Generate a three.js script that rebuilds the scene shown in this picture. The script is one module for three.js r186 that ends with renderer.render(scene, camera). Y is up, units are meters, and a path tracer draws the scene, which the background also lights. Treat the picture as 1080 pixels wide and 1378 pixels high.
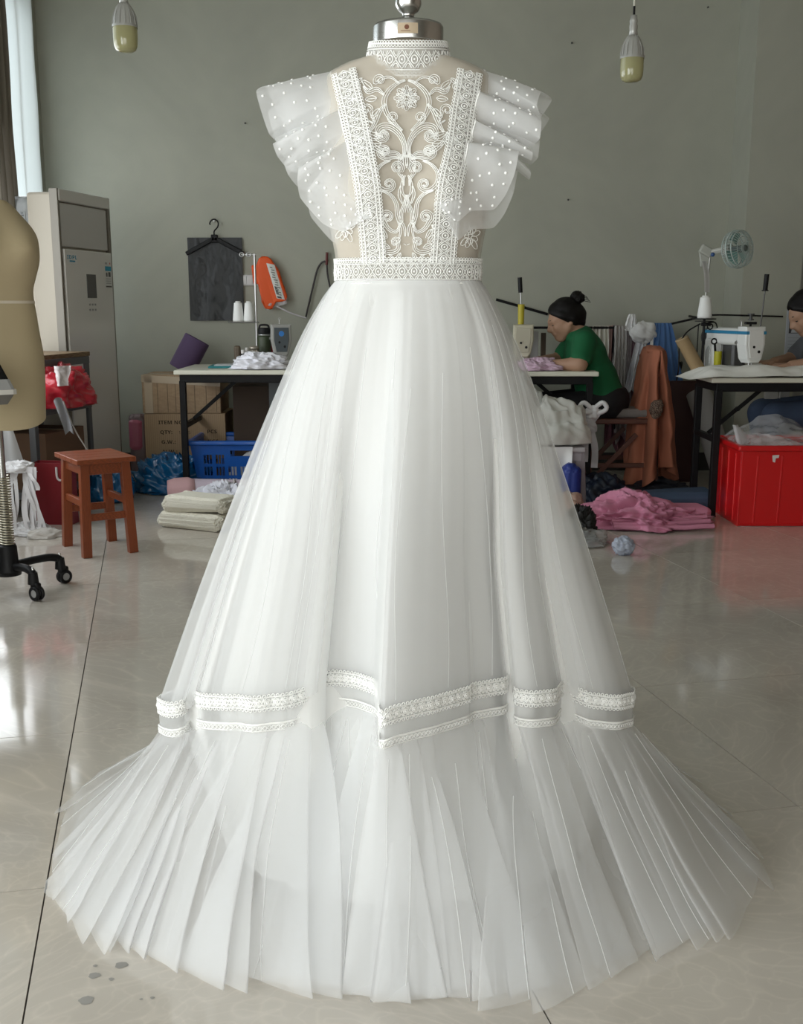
import * as THREE from 'three';
import { RoundedBoxGeometry } from 'three/addons/geometries/RoundedBoxGeometry.js';
import { mergeGeometries, mergeVertices } from 'three/addons/utils/BufferGeometryUtils.js';
import { ImprovedNoise } from 'three/addons/math/ImprovedNoise.js';
import { MarchingCubes } from 'three/addons/objects/MarchingCubes.js';
import { RectAreaLightUniformsLib } from 'three/addons/lights/RectAreaLightUniformsLib.js';

// ---------- camera, sky, daylight, exposure ----------
const scene = new THREE.Scene();
const CAM_H = 1.093, F_PX = 1484.3, PITCH = 0.2064;
const camera = new THREE.PerspectiveCamera(2 * Math.atan(689 / F_PX) * 180 / Math.PI, 1080 / 1378, 0.05, 60);
camera.position.set(0, CAM_H, 0);
camera.rotation.set(-PITCH, 0, 0);
camera.setViewOffset(1080, 1378, 0, -31, 1080, 1378);   // the frame sits a little above the lens axis
scene.add(camera);
const renderer = new THREE.WebGLRenderer({ antialias: true });
renderer.toneMapping = THREE.LinearToneMapping;
renderer.toneMappingExposure = 0.93;
renderer.shadowMap.enabled = true;
renderer.outputColorSpace = THREE.SRGBColorSpace;
scene.background = new THREE.Color().setRGB(1.55, 1.68, 1.75);      // overcast sky
RectAreaLightUniformsLib.init();
function windowLight(x, y, z, w, h, intensity, color, aim) {
  const l = new THREE.RectAreaLight(color, intensity, w, h);
  l.position.set(x, y, z); l.lookAt(aim[0], aim[1], aim[2]); scene.add(l);
}
// daylight entering by the windows of the left wall and by the glass front behind the camera (the panes stand just behind these)
windowLight(-2.2, 1.4, -0.15, 2.9, 1.9, 4.7, new THREE.Color(0.965, 0.99, 0.985), [3, 1.4, -0.15]);
windowLight(-2.2, 1.35, -5.3, 3.4, 1.4, 2.8, new THREE.Color(0.96, 0.975, 1.0), [3, 1.55, -5.2]);
windowLight(-0.55, 1.3, 1.52, 3.0, 2.2, 2.1, new THREE.Color(1.0, 0.94, 0.86), [-0.55, 1.3, -3]);

// ---------- helpers ----------
let seed_ = 7;
function srand(s) { seed_ = s >>> 0; }
function rnd() { seed_ = (seed_ + 0x6d2b79f5) | 0; let t = Math.imul(seed_ ^ (seed_ >>> 15), 1 | seed_); t = (t + Math.imul(t ^ (t >>> 7), 61 | t)) ^ t; return ((t ^ (t >>> 14)) >>> 0) / 4294967296; }
const rr = (a, b) => a + (b - a) * rnd();
const PI = Math.PI, TAU = 2 * PI;
const lerp = (a, b, t) => a + (b - a) * t, clamp = (x, a, b) => Math.min(b, Math.max(a, x));
const sstep = (a, b, x) => { const t = clamp((x - a) / (b - a), 0, 1); return t * t * (3 - 2 * t); };
const perlin = new ImprovedNoise();
const noise = (x, y = 0, z = 0) => perlin.noise(x + 37.1, y + 11.7, z + 5.3);
const fbm = (x, y, z = 0) => noise(x, y, z) + 0.5 * noise(2 * x + 9, 2 * y, 2 * z) + 0.25 * noise(4 * x, 4 * y + 5, 4 * z);
const V = (x, y, z) => new THREE.Vector3(x, y, z);
const counts = {};
function numbered(n) { const k = counts[n] = (counts[n] ?? -1) + 1; return k ? n + '_' + String(k).padStart(3, '0') : n; }
function lit(o) { o.traverse((c) => { if (c.isMesh) { c.castShadow = true; c.receiveShadow = true; } }); return o; }
function tag(o, label, category, group) { o.userData = { label, category }; if (group) o.userData.group = group; return o; }
function thing(name, label, category, p = [0, 0, 0], turn = 0, group) {
  const o = new THREE.Group(); o.name = numbered(name); o.position.set(...p); o.rotation.y = turn;
  tag(o, label, category, group); scene.add(o); return o;
}
function part(name, geos, mat, parent, label) {
  const g = Array.isArray(geos) ? merge(geos) : geos;
  const m = new THREE.Mesh(g, mat); m.name = name; m.castShadow = m.receiveShadow = true;
  if (label) m.userData.label = label;
  parent.add(m); return m;
}
function solo(name, label, category, geos, mat, p = [0, 0, 0], turn = 0, group) {
  const m = part(numbered(name), geos, mat, scene); m.position.set(...p); m.rotation.y = turn; return tag(m, label, category, group);
}
function struct(name, geos, mat) { const m = part(name, geos, mat, scene); m.userData = { kind: 'structure' }; return m; }
function copy(o, p, turn, label, scale) {
  const c = o.clone(); c.name = numbered(o.name.replace(/_\d+$/, '')); c.position.set(...p); c.rotation.y = turn; c.userData = { ...o.userData };
  if (label) c.userData.label = label; if (scale) c.scale.set(...scale); scene.add(c); return c;
}
function merge(list) {
  const gs = list.flat(9).map((g) => {
    let h = g.index ? g.toNonIndexed() : g.clone();
    for (const k of Object.keys(h.attributes)) if (!['position', 'normal', 'uv'].includes(k)) h.deleteAttribute(k);
    if (!h.attributes.normal) h.computeVertexNormals();
    if (!h.attributes.uv) h.setAttribute('uv', new THREE.BufferAttribute(new Float32Array(h.attributes.position.count * 2), 2));
    return h;
  });
  return gs.length === 1 ? gs[0] : mergeGeometries(gs, false);
}
function mv(g, p = [0, 0, 0], r = [0, 0, 0], s = [1, 1, 1]) {
  const m = new THREE.Matrix4().compose(V(...p), new THREE.Quaternion().setFromEuler(new THREE.Euler(...r)), V(...s));
  return g.clone().applyMatrix4(m);
}
const bx = (w, h, d, p = [0, 0, 0], r = [0, 0, 0], e = 0.004) => mv(new RoundedBoxGeometry(w, h, d, 2, Math.min(e, w / 2.1, h / 2.1, d / 2.1)), p, r);
const cyl = (r0, r1, h, p = [0, 0, 0], r = [0, 0, 0], n = 24) => mv(new THREE.CylinderGeometry(r0, r1, h, n), p, r);
const sph = (r, p = [0, 0, 0], s = [1, 1, 1], n = 24) => mv(new THREE.SphereGeometry(r, n, Math.ceil(n * 0.7)), p, [0, 0, 0], s);
const tor = (R, r, p = [0, 0, 0], rot = [0, 0, 0], n = 32, k = 8, arc = TAU) => mv(new THREE.TorusGeometry(R, r, k, n, arc), p, rot);
const lathe = (pts, n = 40) => new THREE.LatheGeometry(pts.map((p) => new THREE.Vector2(p[0], p[1])), n);
function tube(pts, r, seg, k = 8, closed = false) {
  const c = new THREE.CatmullRomCurve3(pts.map((p) => (p.isVector3 ? p : V(...p))), closed, 'catmullrom', 0.5);
  return new THREE.TubeGeometry(c, seg ?? Math.max(4, pts.length * 5), r, k, closed);
}
function rod(a, b, r, n = 10) {   // straight bar between two points, with end caps
  const A = V(...a), B = V(...b), d = B.clone().sub(A), g = new THREE.CylinderGeometry(r, r, d.length(), n);
  g.applyQuaternion(new THREE.Quaternion().setFromUnitVectors(V(0, 1, 0), d.clone().normalize()));
  return g.translate((A.x + B.x) / 2, (A.y + B.y) / 2, (A.z + B.z) / 2);
}
function beam(a, b, w, t, e = 0.002) {   // rectangular bar between two points
  const A = V(...a), B = V(...b), d = B.clone().sub(A), g = new RoundedBoxGeometry(w, d.length(), t, 2, Math.min(e, w / 3, t / 3));
  g.applyQuaternion(new THREE.Quaternion().setFromUnitVectors(V(0, 1, 0), d.clone().normalize()));
  return g.translate((A.x + B.x) / 2, (A.y + B.y) / 2, (A.z + B.z) / 2);
}
function surf(f, nu, nv, closedU = false) {   // f(u, v) -> [x, y, z] (u, v in 0..1)
  const pos = [], uv = [], idx = [];
  for (let j = 0; j <= nv; j++) for (let i = 0; i <= nu; i++) { const p = f(i / nu, j / nv); pos.push(p[0], p[1], p[2]); uv.push(p[3] ?? i / nu, p[4] ?? j / nv); }
  for (let j = 0; j < nv; j++) for (let i = 0; i < nu; i++) { const a = j * (nu + 1) + i, b = a + 1, c = a + nu + 1, d = c + 1; idx.push(a, b, d, a, d, c); }
  const g = new THREE.BufferGeometry();
  g.setAttribute('position', new THREE.Float32BufferAttribute(pos, 3)); g.setAttribute('uv', new THREE.Float32BufferAttribute(uv, 2)); g.setIndex(idx);
  g.computeVertexNormals();
  if (closedU) { const n = g.attributes.normal; for (let j = 0; j <= nv; j++) { const a = j * (nu + 1), b = a + nu; const v = V(n.getX(a) + n.getX(b), n.getY(a) + n.getY(b), n.getZ(a) + n.getZ(b)).normalize(); n.setXYZ(a, v.x, v.y, v.z); n.setXYZ(b, v.x, v.y, v.z); } }
  return g;
}
function shape2(pts, depth, bevel = 0.002, curve = false) {   // extruded outline in the xy plane
  const s = new THREE.Shape();
  if (curve) { s.moveTo(pts[0][0], pts[0][1]); s.splineThru(pts.slice(1).concat([pts[0]]).map((p) => new THREE.Vector2(...p))); } else pts.forEach((p, i) => (i ? s.lineTo(...p) : s.moveTo(...p)));
  return new THREE.ExtrudeGeometry(s, { depth, bevelEnabled: bevel > 0, bevelThickness: bevel, bevelSize: bevel, bevelSegments: 2, curveSegments: 8 });
}
function rough(g, amp, freq, off = 0, ridged = false, along) {   // push vertices along their normals by noise
  g = mergeVertices(g); g.computeVertexNormals();
  const p = g.attributes.position, n = g.attributes.normal;
  for (let i = 0; i < p.count; i++) {
    const x = p.getX(i), y = p.getY(i), z = p.getZ(i);
    let h = fbm(x * freq + off, y * freq, z * freq);
    if (ridged) h = 0.6 - 1.6 * Math.abs(h);
    p.setXYZ(i, x + n.getX(i) * h * amp, y + n.getY(i) * h * amp, z + n.getZ(i) * h * amp);
  }
  g.computeVertexNormals(); return g;
}
function warp(g, f) { const p = g.attributes.position; for (let i = 0; i < p.count; i++) { const q = f(p.getX(i), p.getY(i), p.getZ(i)); p.setXYZ(i, q[0], q[1], q[2]); } g.computeVertexNormals(); return g; }
// a soft heap: a squashed dome with wandering creases, resting on y = 0
function heap(w, h, d, seed, crease = 0.18, freq = 7, n = 64) {
  const g = mergeVertices(new THREE.SphereGeometry(1, n, Math.ceil(n * 0.75)).deleteAttribute('uv').deleteAttribute('normal'));
  return warp(g, (x, y, z) => {
    const e = 1 + 0.3 * noise(x * 1.5 + seed, z * 1.5, y * 1.5) + 0.1 * noise(x * 3.4, z * 3.4 + seed, y * 3);
    const wx = x + 0.35 * noise(x * 2 + seed, y * 2, z * 2), wz = z + 0.35 * noise(z * 2, x * 2 + seed, y * 2), q = freq * 0.3;
    const k1 = 1 - Math.abs(noise(wx * q + seed * 2.1, y * q, wz * q)) * 3, k2 = 1 - Math.abs(noise(wx * q * 2.2 + seed, y * q * 2.2 + 4, wz * q * 2.2)) * 3;
    const c = crease * (0.3 * Math.max(-0.6, k1) + 0.16 * Math.max(-0.6, k2)), s = e + c;
    const yy = y < 0 ? y * 0.1 : Math.pow(y, 0.9) * (e * 0.5 + 0.5 + c * 1.5);
    return [x * s * w / 2, Math.max(0.0005, (yy + 0.08) / 1.15 * h), z * s * d / 2];
  });
}
const mats = {};
function M(c, rough_ = 0.7, o = {}) {
  const { key, ...rest } = o, k = [c, rough_, key ?? JSON.stringify(rest, (a, b) => (b?.isTexture ? b.uuid : b))].join('|');
  if (!mats[k]) { const { srgb, ...r2 } = rest; mats[k] = new THREE.MeshPhysicalMaterial({ color: typeof c === 'string' ? new THREE.Color(c) : new THREE.Color().setRGB(...c), roughness: rough_, side: THREE.DoubleSide, ...r2 }); }
  return mats[k];
}
function tex(n, f, srgb = true, m = n) {   // computed texture, f(u, v) -> [r, g, b] 0..255
  const d = new Uint8Array(n * m * 4);
  for (let y = 0; y < m; y++) for (let x = 0; x < n; x++) { const c = f(x / n, y / m), i = (y * n + x) * 4; d[i] = clamp(c[0], 0, 255); d[i + 1] = clamp(c[1], 0, 255); d[i + 2] = clamp(c[2], 0, 255); d[i + 3] = c[3] ?? 255; }
  const t = new THREE.DataTexture(d, n, m); t.wrapS = t.wrapT = THREE.RepeatWrapping; t.magFilter = THREE.LinearFilter; t.minFilter = THREE.LinearMipmapLinearFilter; t.generateMipmaps = true;
  if (srgb) t.colorSpace = THREE.SRGBColorSpace; t.needsUpdate = true; return t;
}
function canvasTex(w, h, draw) { const c = document.createElement('canvas'); c.width = w; c.height = h; draw(c.getContext('2d'), w, h); const t = new THREE.CanvasTexture(c); t.colorSpace = THREE.SRGBColorSpace; return t; }
const tileNoise = (u, v, k, s = 0) => { const a = u * TAU, b = v * TAU; return noise(Math.cos(a) * k / TAU + s, Math.sin(a) * k / TAU + Math.cos(b) * k / TAU, Math.sin(b) * k / TAU + s * 2); };
// point at depth z (metres in front of the camera, negative) that shows at that place of the frame; used to take measurements
function at(px, py, z) {
  const x = (px - 540) / F_PX, u = (720 - py) / F_PX, f = Math.cos(PITCH) + u * Math.sin(PITCH), up = -Math.sin(PITCH) + u * Math.cos(PITCH), t = -z / f;
  return [x * t, CAM_H + up * t, z];
}
function onFloor(px, py, h = 0) {
  const x = (px - 540) / F_PX, u = (720 - py) / F_PX, f = Math.cos(PITCH) + u * Math.sin(PITCH), up = -Math.sin(PITCH) + u * Math.cos(PITCH), t = (h - CAM_H) / up;
  return [x * t, h, -f * t];
}
// ---------- the room ----------
const WALL_Z = -7.35, LEFT_X = -2.27, RIGHT_X = 5.2, FRONT_Z = 1.6, CEIL = 3.9;
const wallTex = tex(512, (u, v) => { const n = tileNoise(u, v, 6) * 5 + tileNoise(u, v, 22, 3) * 3 + tileNoise(u, v, 2.5, 8) * 7; return [169 + n, 170 + n, 157 + n * 0.9]; });
const wallBump = tex(256, (u, v) => { const n = 128 + tileNoise(u, v, 40) * 60 + tileNoise(u, v, 9, 4) * 60; return [n, n, n]; }, false);
const wallMat = M([1, 1, 1], 0.75, { map: wallTex, bumpMap: wallBump, bumpScale: 0.0015, key: 'wall' });
const whiteMat = M([0.4, 0.4, 0.35], 0.8);
const darkSkirt = M([0.045, 0.042, 0.04], 0.35);
function wallBox(w, h, d, p) { const g = new THREE.BoxGeometry(w, h, d); const q = g.attributes.position, n = g.attributes.normal, uv = g.attributes.uv; for (let i = 0; i < q.count; i++) { const ax = Math.abs(n.getX(i)) > 0.5, ay = Math.abs(n.getY(i)) > 0.5; uv.setXY(i, (ax ? q.getZ(i) : q.getX(i)) / 2, (ay ? q.getZ(i) : q.getY(i)) / 2); } return g.translate(...p); }
struct('wall_back', wallBox(RIGHT_X - LEFT_X + 0.4, CEIL, 0.2, [(LEFT_X + RIGHT_X) / 2, CEIL / 2, WALL_Z - 0.1]), wallMat);
struct('wall_right', wallBox(0.2, CEIL, FRONT_Z - WALL_Z, [RIGHT_X + 0.1, CEIL / 2, (FRONT_Z + WALL_Z) / 2]), M([0.44, 0.36, 0.29], 0.8));
{
  const q = (x0, x1, y0, y1) => wallBox(x1 - x0, y1 - y0, 0.2, [(x0 + x1) / 2, (y0 + y1) / 2, FRONT_Z + 0.1]), a = -2.1, b = 1.0, c = 0.15, d = 2.45, alu = M([0.75, 0.76, 0.76], 0.4), z = FRONT_Z + 0.1;
  struct('wall_front', [q(LEFT_X - 0.2, a, 0, CEIL), q(b, RIGHT_X + 0.2, 0, CEIL), q(a, b, 0, c), q(a, b, d, CEIL)], M([0.30, 0.27, 0.22], 0.8));
  const w = struct('window_3', [bx(b - a, 0.05, 0.06, [(a + b) / 2, c + 0.025, z]), bx(b - a, 0.05, 0.06, [(a + b) / 2, d - 0.025, z]), bx(0.05, d - c, 0.06, [a + 0.025, (c + d) / 2, z]), bx(0.05, d - c, 0.06, [b - 0.025, (c + d) / 2, z])], alu);
  for (let i = 0; i < 3; i++) { part('pane', new THREE.BoxGeometry((b - a) / 3 - 0.05, d - c - 0.1, 0.005).translate(lerp(a, b, (i + 0.5) / 3), (c + d) / 2, z), M([0.97, 0.99, 0.98], 0.02, { transmission: 1, thickness: 0, ior: 1.5 }), w); if (i) part('mullion', bx(0.045, d - c - 0.1, 0.05, [lerp(a, b, i / 3), (c + d) / 2, z]), alu, w); }
}
struct('ceiling', wallBox(RIGHT_X - LEFT_X + 0.4, 0.2, FRONT_Z - WALL_Z + 0.4, [(LEFT_X + RIGHT_X) / 2, CEIL + 0.1, (FRONT_Z + WALL_Z) / 2]), whiteMat);
// column in the right corner; its left side faces the windows
struct('column', wallBox(0.36, CEIL, 0.4, [2.1 + 0.18, CEIL / 2, -7.0 - 0.175]), M([1, 1, 1], 0.75, { map: wallTex, key: 'column' }));
struct('trim_1', wallBox(0.09, CEIL, 0.3, [2.1 + 0.36 + 0.045, CEIL / 2, -7.0 - 0.2]), M([0.32, 0.33, 0.31], 0.8));
// left wall with two window openings
{
  const L = [], y0 = [0.7, 0.4], y1 = [2.9, 2.4], zz = [[-7.2, -3.4], [-1.6, 1.3]];
  const seg = (za, zb, ya, yb) => L.push(wallBox(0.24, yb - ya, zb - za, [LEFT_X - 0.12, (ya + yb) / 2, (za + zb) / 2]));
  seg(WALL_Z, zz[0][0], 0, CEIL); seg(zz[0][1], zz[1][0], 0, CEIL); seg(zz[1][1], FRONT_Z, 0, CEIL);
  for (const k of [0, 1]) { seg(zz[k][0], zz[k][1], 0, y0[k]); seg(zz[k][0], zz[k][1], y1[k], CEIL); }
  struct('wall_left', L, wallMat);
  const alu = M([0.75, 0.76, 0.76], 0.4);
  for (const k of [0, 1]) {
    const za = zz[k][0], zb = zz[k][1], w = struct('window_' + (k + 1), [bx(0.06, 0.05, zb - za, [LEFT_X - 0.14, y0[k] + 0.025, (za + zb) / 2]), bx(0.06, 0.05, zb - za, [LEFT_X - 0.14, y1[k] - 0.025, (za + zb) / 2]), bx(0.06, y1[k] - y0[k], 0.05, [LEFT_X - 0.14, (y0[k] + y1[k]) / 2, za + 0.025]), bx(0.06, y1[k] - y0[k], 0.05, [LEFT_X - 0.14, (y0[k] + y1[k]) / 2, zb - 0.025])], alu);
    const n = k ? 4 : 3;
    for (let i = 1; i < n; i++) part('mullion', bx(0.05, y1[k] - y0[k] - 0.1, 0.045, [LEFT_X - 0.14, (y0[k] + y1[k]) / 2, lerp(za, zb, i / n)]), alu, w);
    for (let i = 0; i < n; i++) part('pane', new THREE.BoxGeometry(0.005, y1[k] - y0[k] - 0.1, (zb - za) / n - 0.05).translate(LEFT_X - 0.14, (y0[k] + y1[k]) / 2, lerp(za, zb, (i + 0.5) / n)), M([0.97, 0.99, 0.98], 0.02, { transmission: 1, thickness: 0, ior: 1.5 }), w);
  }
  struct('baseboard_left', wallBox(0.012, 0.1, FRONT_Z - WALL_Z - 0.02, [LEFT_X + 0.006, 0.05, (FRONT_Z + WALL_Z) / 2]), darkSkirt);
}
struct('baseboard_back', wallBox(2.1 - LEFT_X - 0.03, 0.12, 0.012, [(LEFT_X + 2.1) / 2, 0.06, WALL_Z + 0.006]), darkSkirt);
struct('baseboard_right', wallBox(0.36, 0.012, 0.012, [2.28, 0.006, -6.968]), darkSkirt);

// polished stone tiles laid at an angle to the walls, each a tile of its own over a dark bed
{
  const bed = struct('floor', new THREE.BoxGeometry(RIGHT_X - LEFT_X + 0.3, 0.1, FRONT_Z - WALL_Z + 0.3).translate((LEFT_X + RIGHT_X) / 2, -0.054, (FRONT_Z + WALL_Z) / 2), M([0.05, 0.045, 0.04], 0.9));
  const vein = tex(1024, (u, v) => {
    const wx = tileNoise(u, v, 5, 1) * 0.06, wy = tileNoise(u, v, 5, 6) * 0.06;
    const a = tileNoise(u + wx, v + wy, 26, 2), b = tileNoise(u + wx, v + wy, 55, 9), c = tileNoise(u, v, 4, 5), d = tileNoise(u, v, 12, 7);
    const line = Math.pow(1 - Math.min(1, Math.abs(a) * 4.5), 3) * 8 + Math.pow(1 - Math.min(1, Math.abs(b) * 5), 3) * 6;
    const base = 197 + c * 9 + d * 6;
    return [base + line, base - 7 + line * 0.95, base - 17 + line * 0.85];
  });
  const smear = tex(512, (u, v) => { const n = 20 + Math.max(0, tileNoise(u, v, 7, 3)) * 26 + Math.max(0, tileNoise(u, v, 30, 1)) * 12; return [n, n, n]; }, false);
  const tileMats = [1, 0.975, 0.95].map((k) => M([k, k, k], 1.0, { map: vein, roughnessMap: smear, specularIntensity: 1, ior: 1.85, key: 'tile' + k }));
  const T = 0.8, geos = [];
  srand(11);
  for (let k = 0; k < 6; k++) {
    const g = new THREE.BoxGeometry(T - 0.003, 0.008, T - 0.003).translate(T / 2, -0.004, T / 2), uv = g.attributes.uv, q = g.attributes.position, ou = rnd(), ov = rnd(), turn = rnd() < 0.5;
    for (let i = 0; i < q.count; i++) { const a = q.getX(i) / 1.6, b = q.getZ(i) / 1.6; uv.setXY(i, (turn ? b : a) + ou, (turn ? a : b) + ov); }
    geos.push(g);
  }
  const ang = 0.2215, O = [-0.68, -1.928], ex = [Math.cos(ang), -Math.sin(ang)], ez = [-Math.sin(ang), -Math.cos(ang)];   // grid axes over the floor
  for (let i = -4; i < 9; i++) for (let j = -7; j < 10; j++) {
    const cx = O[0] + ex[0] * (i + 0.5) * T + ez[0] * (j + 0.5) * T, cz = O[1] + ex[1] * (i + 0.5) * T + ez[1] * (j + 0.5) * T;
    if (cx < LEFT_X - 0.5 || cx > RIGHT_X + 0.5 || cz < WALL_Z - 0.5 || cz > 0.6) continue;
    const m = part(numbered('tile'), geos[Math.floor(rnd() * 6)], tileMats[Math.floor(rnd() * 3)], bed);
    m.rotation.y = ang; m.position.set(cx - (T / 2) * (ex[0] + -ez[0]), 0, cz - (T / 2) * (ex[1] - ez[1]));
  }
  srand(23); for (const [px, py, r] of [[163, 1299, 0.011], [127, 1313, 0.010], [116, 1346, 0.012], [150, 1318, 0.005], [205, 1343, 0.004], [190, 1345, 0.003], [128, 1300, 0.004]]) {
    const p = onFloor(px, py), q = rnd() * 9; part('stain', warp(new THREE.CircleGeometry(r, 20).rotateX(-PI / 2), (x, y, z) => { const a = Math.atan2(z, x), k = 1 + 0.3 * noise(Math.cos(a) * 1.5 + q, Math.sin(a) * 1.5); return [x * k + p[0], 0.0006, z * k * 0.9 + p[2]]; }), M([0.27, 0.26, 0.24], 0.5), bed);
  }
  // the bare floor behind the camera
  const back = part('tile_field', new THREE.BoxGeometry(RIGHT_X - LEFT_X, 0.008, FRONT_Z - 0.2).translate((RIGHT_X + LEFT_X) / 2, -0.0041, (FRONT_Z + 0.2) / 2), tileMats[0], bed);
  back.position.y = -0.0005;
}
// ---------- the dress form that carries the dress ----------
const DX = 0.012, DZ = -2.1;      // where the dress stands
const dl = (px, py, zl) => { const p = at(px, py, DZ + zl); return [p[0] - DX, p[1], zl]; };   // photo measure -> metres about the stand
// cross-sections of the torso: height, half width, depth to the front, depth to the back
const SEC = [[0.78, 0.15, 0.095, 0.12], [0.92, 0.154, 0.097, 0.13], [1.05, 0.143, 0.098, 0.115], [1.13, 0.131, 0.093, 0.1], [1.17, 0.131, 0.093, 0.1], [1.22, 0.139, 0.107, 0.105], [1.28, 0.149, 0.118, 0.11],
  [1.34, 0.151, 0.112, 0.112], [1.40, 0.150, 0.1, 0.112], [1.45, 0.150, 0.083, 0.105], [1.48, 0.147, 0.07, 0.09], [1.497, 0.138, 0.06, 0.075], [1.508, 0.118, 0.054, 0.066], [1.518, 0.092, 0.05, 0.06], [1.522, 0.071, 0.05, 0.057], [1.532, 0.062, 0.05, 0.054], [1.543, 0.0585, 0.05, 0.052]];
function sec(y) {
  let i = 0; while (i < SEC.length - 2 && y > SEC[i + 1][0]) i++;
  const A = SEC[Math.max(0, i - 1)], B = SEC[i], C = SEC[i + 1], D = SEC[Math.min(SEC.length - 1, i + 2)], t = clamp((y - B[0]) / (C[0] - B[0]), 0, 1);
  return [1, 2, 3].map((k) => { const m0 = (C[k] - A[k]) / Math.max(1e-6, C[0] - A[0]) * (C[0] - B[0]), m1 = (D[k] - B[k]) / Math.max(1e-6, D[0] - B[0]) * (C[0] - B[0]), t2 = t * t, t3 = t2 * t; return (2 * t3 - 3 * t2 + 1) * B[k] + (t3 - 2 * t2 + t) * m0 + (-2 * t3 + 3 * t2) * C[k] + (t3 - t2) * m1; });
}
const SQ = 2.35;
const bust = (x, y) => { const g = (c) => Math.exp(-(((x - c) / 0.062) ** 2) - ((y - 1.29) / (y > 1.29 ? 0.085 : 0.05)) ** 2); return 0.034 * (g(0.072) + g(-0.072)); };
function bodyAt(th, y, off = 0) {   // th = 0 front, grows to +x
  const [a, f, b] = sec(y), s = Math.sin(th), c = Math.cos(th), e = 2 / SQ;
  const x = (a + off) * Math.sign(s) * Math.pow(Math.abs(s), e), d = c > 0 ? f : b, z = (d + off) * Math.sign(c) * Math.pow(Math.abs(c), e);
  return [x, y, z + (c > 0 ? bust(x, y) : 0)];
}
function bodyZ(x, y, off = 0) { const [a, f] = sec(y), k = Math.min(0.999, Math.abs(x) / (a + off)); return (f + off) * Math.pow(1 - Math.pow(k, SQ), 1 / SQ) + bust(x, y); }
function onBody(px, py, off = 0) {   // the place on the front of the body that this measure of the photo falls on
  let z = 0.1, p; for (let k = 0; k < 12; k++) { p = dl(px, py, z); z = lerp(z, bodyZ(p[0], p[1], off), 0.7); } return dl(px, py, z);
}
const linen = M([0.47, 0.41, 0.33], 0.85, { bumpMap: tex(128, (u, v) => { const k = 128 + 60 * Math.sin(u * TAU * 32) * Math.sin(v * TAU * 32) + 40 * tileNoise(u, v, 30); return [k, k, k]; }, false), bumpScale: 0.0006, key: 'linen' });
const chrome = M([0.62, 0.62, 0.61], 0.22, { metalness: 1 });
{
  const t = thing('dress_form', 'beige dressmaking form with a metal neck cap wearing the white gown', 'dress form', [DX, 0, DZ]);
  part('torso', [surf((u, v) => bodyAt(u * TAU, lerp(0.78, 1.543, v), -0.003), 96, 90, true), mv(new THREE.CircleGeometry(1, 48), [0, 1.5425, 0], [-PI / 2, 0, 0], [0.056, 0.049, 1])], linen, t);
  const cap = part('neck_cap', lathe([[0, 1.5420], [0.061, 1.5420], [0.0625, 1.5450], [0.0625, 1.5720], [0.060, 1.5760], [0.02, 1.5790], [0.0, 1.5795]], 64), M([0.6, 0.6, 0.59], 0.27, { metalness: 1 }), t);
  part('label', surf((u, v) => { const a = lerp(-0.3, 0.26, u); return [0.0632 * Math.sin(a), lerp(1.5500, 1.5670, v), 0.0632 * Math.cos(a)]; }, 10, 1), M('#d8cdbd', 0.6, { map: canvasTex(128, 64, (g) => { g.fillStyle = '#cfc4b4'; g.fillRect(0, 0, 128, 64); g.fillStyle = '#7a4a35'; g.beginPath(); g.arc(58, 26, 15, 0, 7); g.fill(); g.fillStyle = '#a0897a'; g.fillRect(20, 46, 60, 6); }), key: 'caplabel' }), cap);
  part('knob', lathe([[0, 1.5790], [0.019, 1.5790], [0.019, 1.5850], [0.011, 1.5890], [0.0105, 1.5950], [0.018, 1.6000], [0.0235, 1.6100], [0.0225, 1.6230], [0.015, 1.6320], [0.013, 1.6430], [0.016, 1.6580], [0.013, 1.6780], [0, 1.6830]], 40), chrome, t);
  part('pole', cyl(0.016, 0.016, 0.76, [0, 0.4, 0]), chrome, t);
  part('base', lathe([[0, 0.0], [0.17, 0.0], [0.175, 0.008], [0.165, 0.018], [0.03, 0.03], [0.02, 0.06], [0, 0.06]], 48), M([0.03, 0.03, 0.03], 0.4), t);
}

// ---------- the dress ----------
const dress = thing('wedding_dress', 'white tulle wedding gown with lace bodice, high collar and dotted ruffle sleeves', 'dress', [DX, 0, DZ]);
const tulle = (o, name) => M([0.93, 0.935, 0.94], 0.95, { transparent: true, opacity: o, transmission: 0.45, thickness: 0, sheen: 0.6, sheenColor: new THREE.Color(1, 1, 1), sheenRoughness: 0.5, specularIntensity: 0.15, key: 'tulle' + name + o });
const liningMat = M([0.9, 0.9, 0.885], 0.75, { transmission: 0.25, thickness: 0, specularIntensity: 0.2, key: 'lining' });
const cordMat = M([0.92, 0.92, 0.9], 0.7, { sheen: 0.3, sheenColor: new THREE.Color(1, 1, 1) });

// plan of the skirt at the band (metres about the stand): u, x, z, height; the deep folds of the photo are its corners
function planRow(list) {   // closed, smooth through the points
  const c = new THREE.CatmullRomCurve3(list.map((p) => V(p[1], p[3], p[2])), true, 'centripetal'), us = list.map((p) => p[0]), n = us.length;
  return (u) => { u = ((u % 1) + 1) % 1; let i = 0; while (i < n - 1 && u >= us[i + 1]) i++; const b = i === n - 1 ? 1 + us[0] : us[i + 1]; return c.getPoint((i + (u - us[i]) / (b - us[i])) / n); };
}
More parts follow.
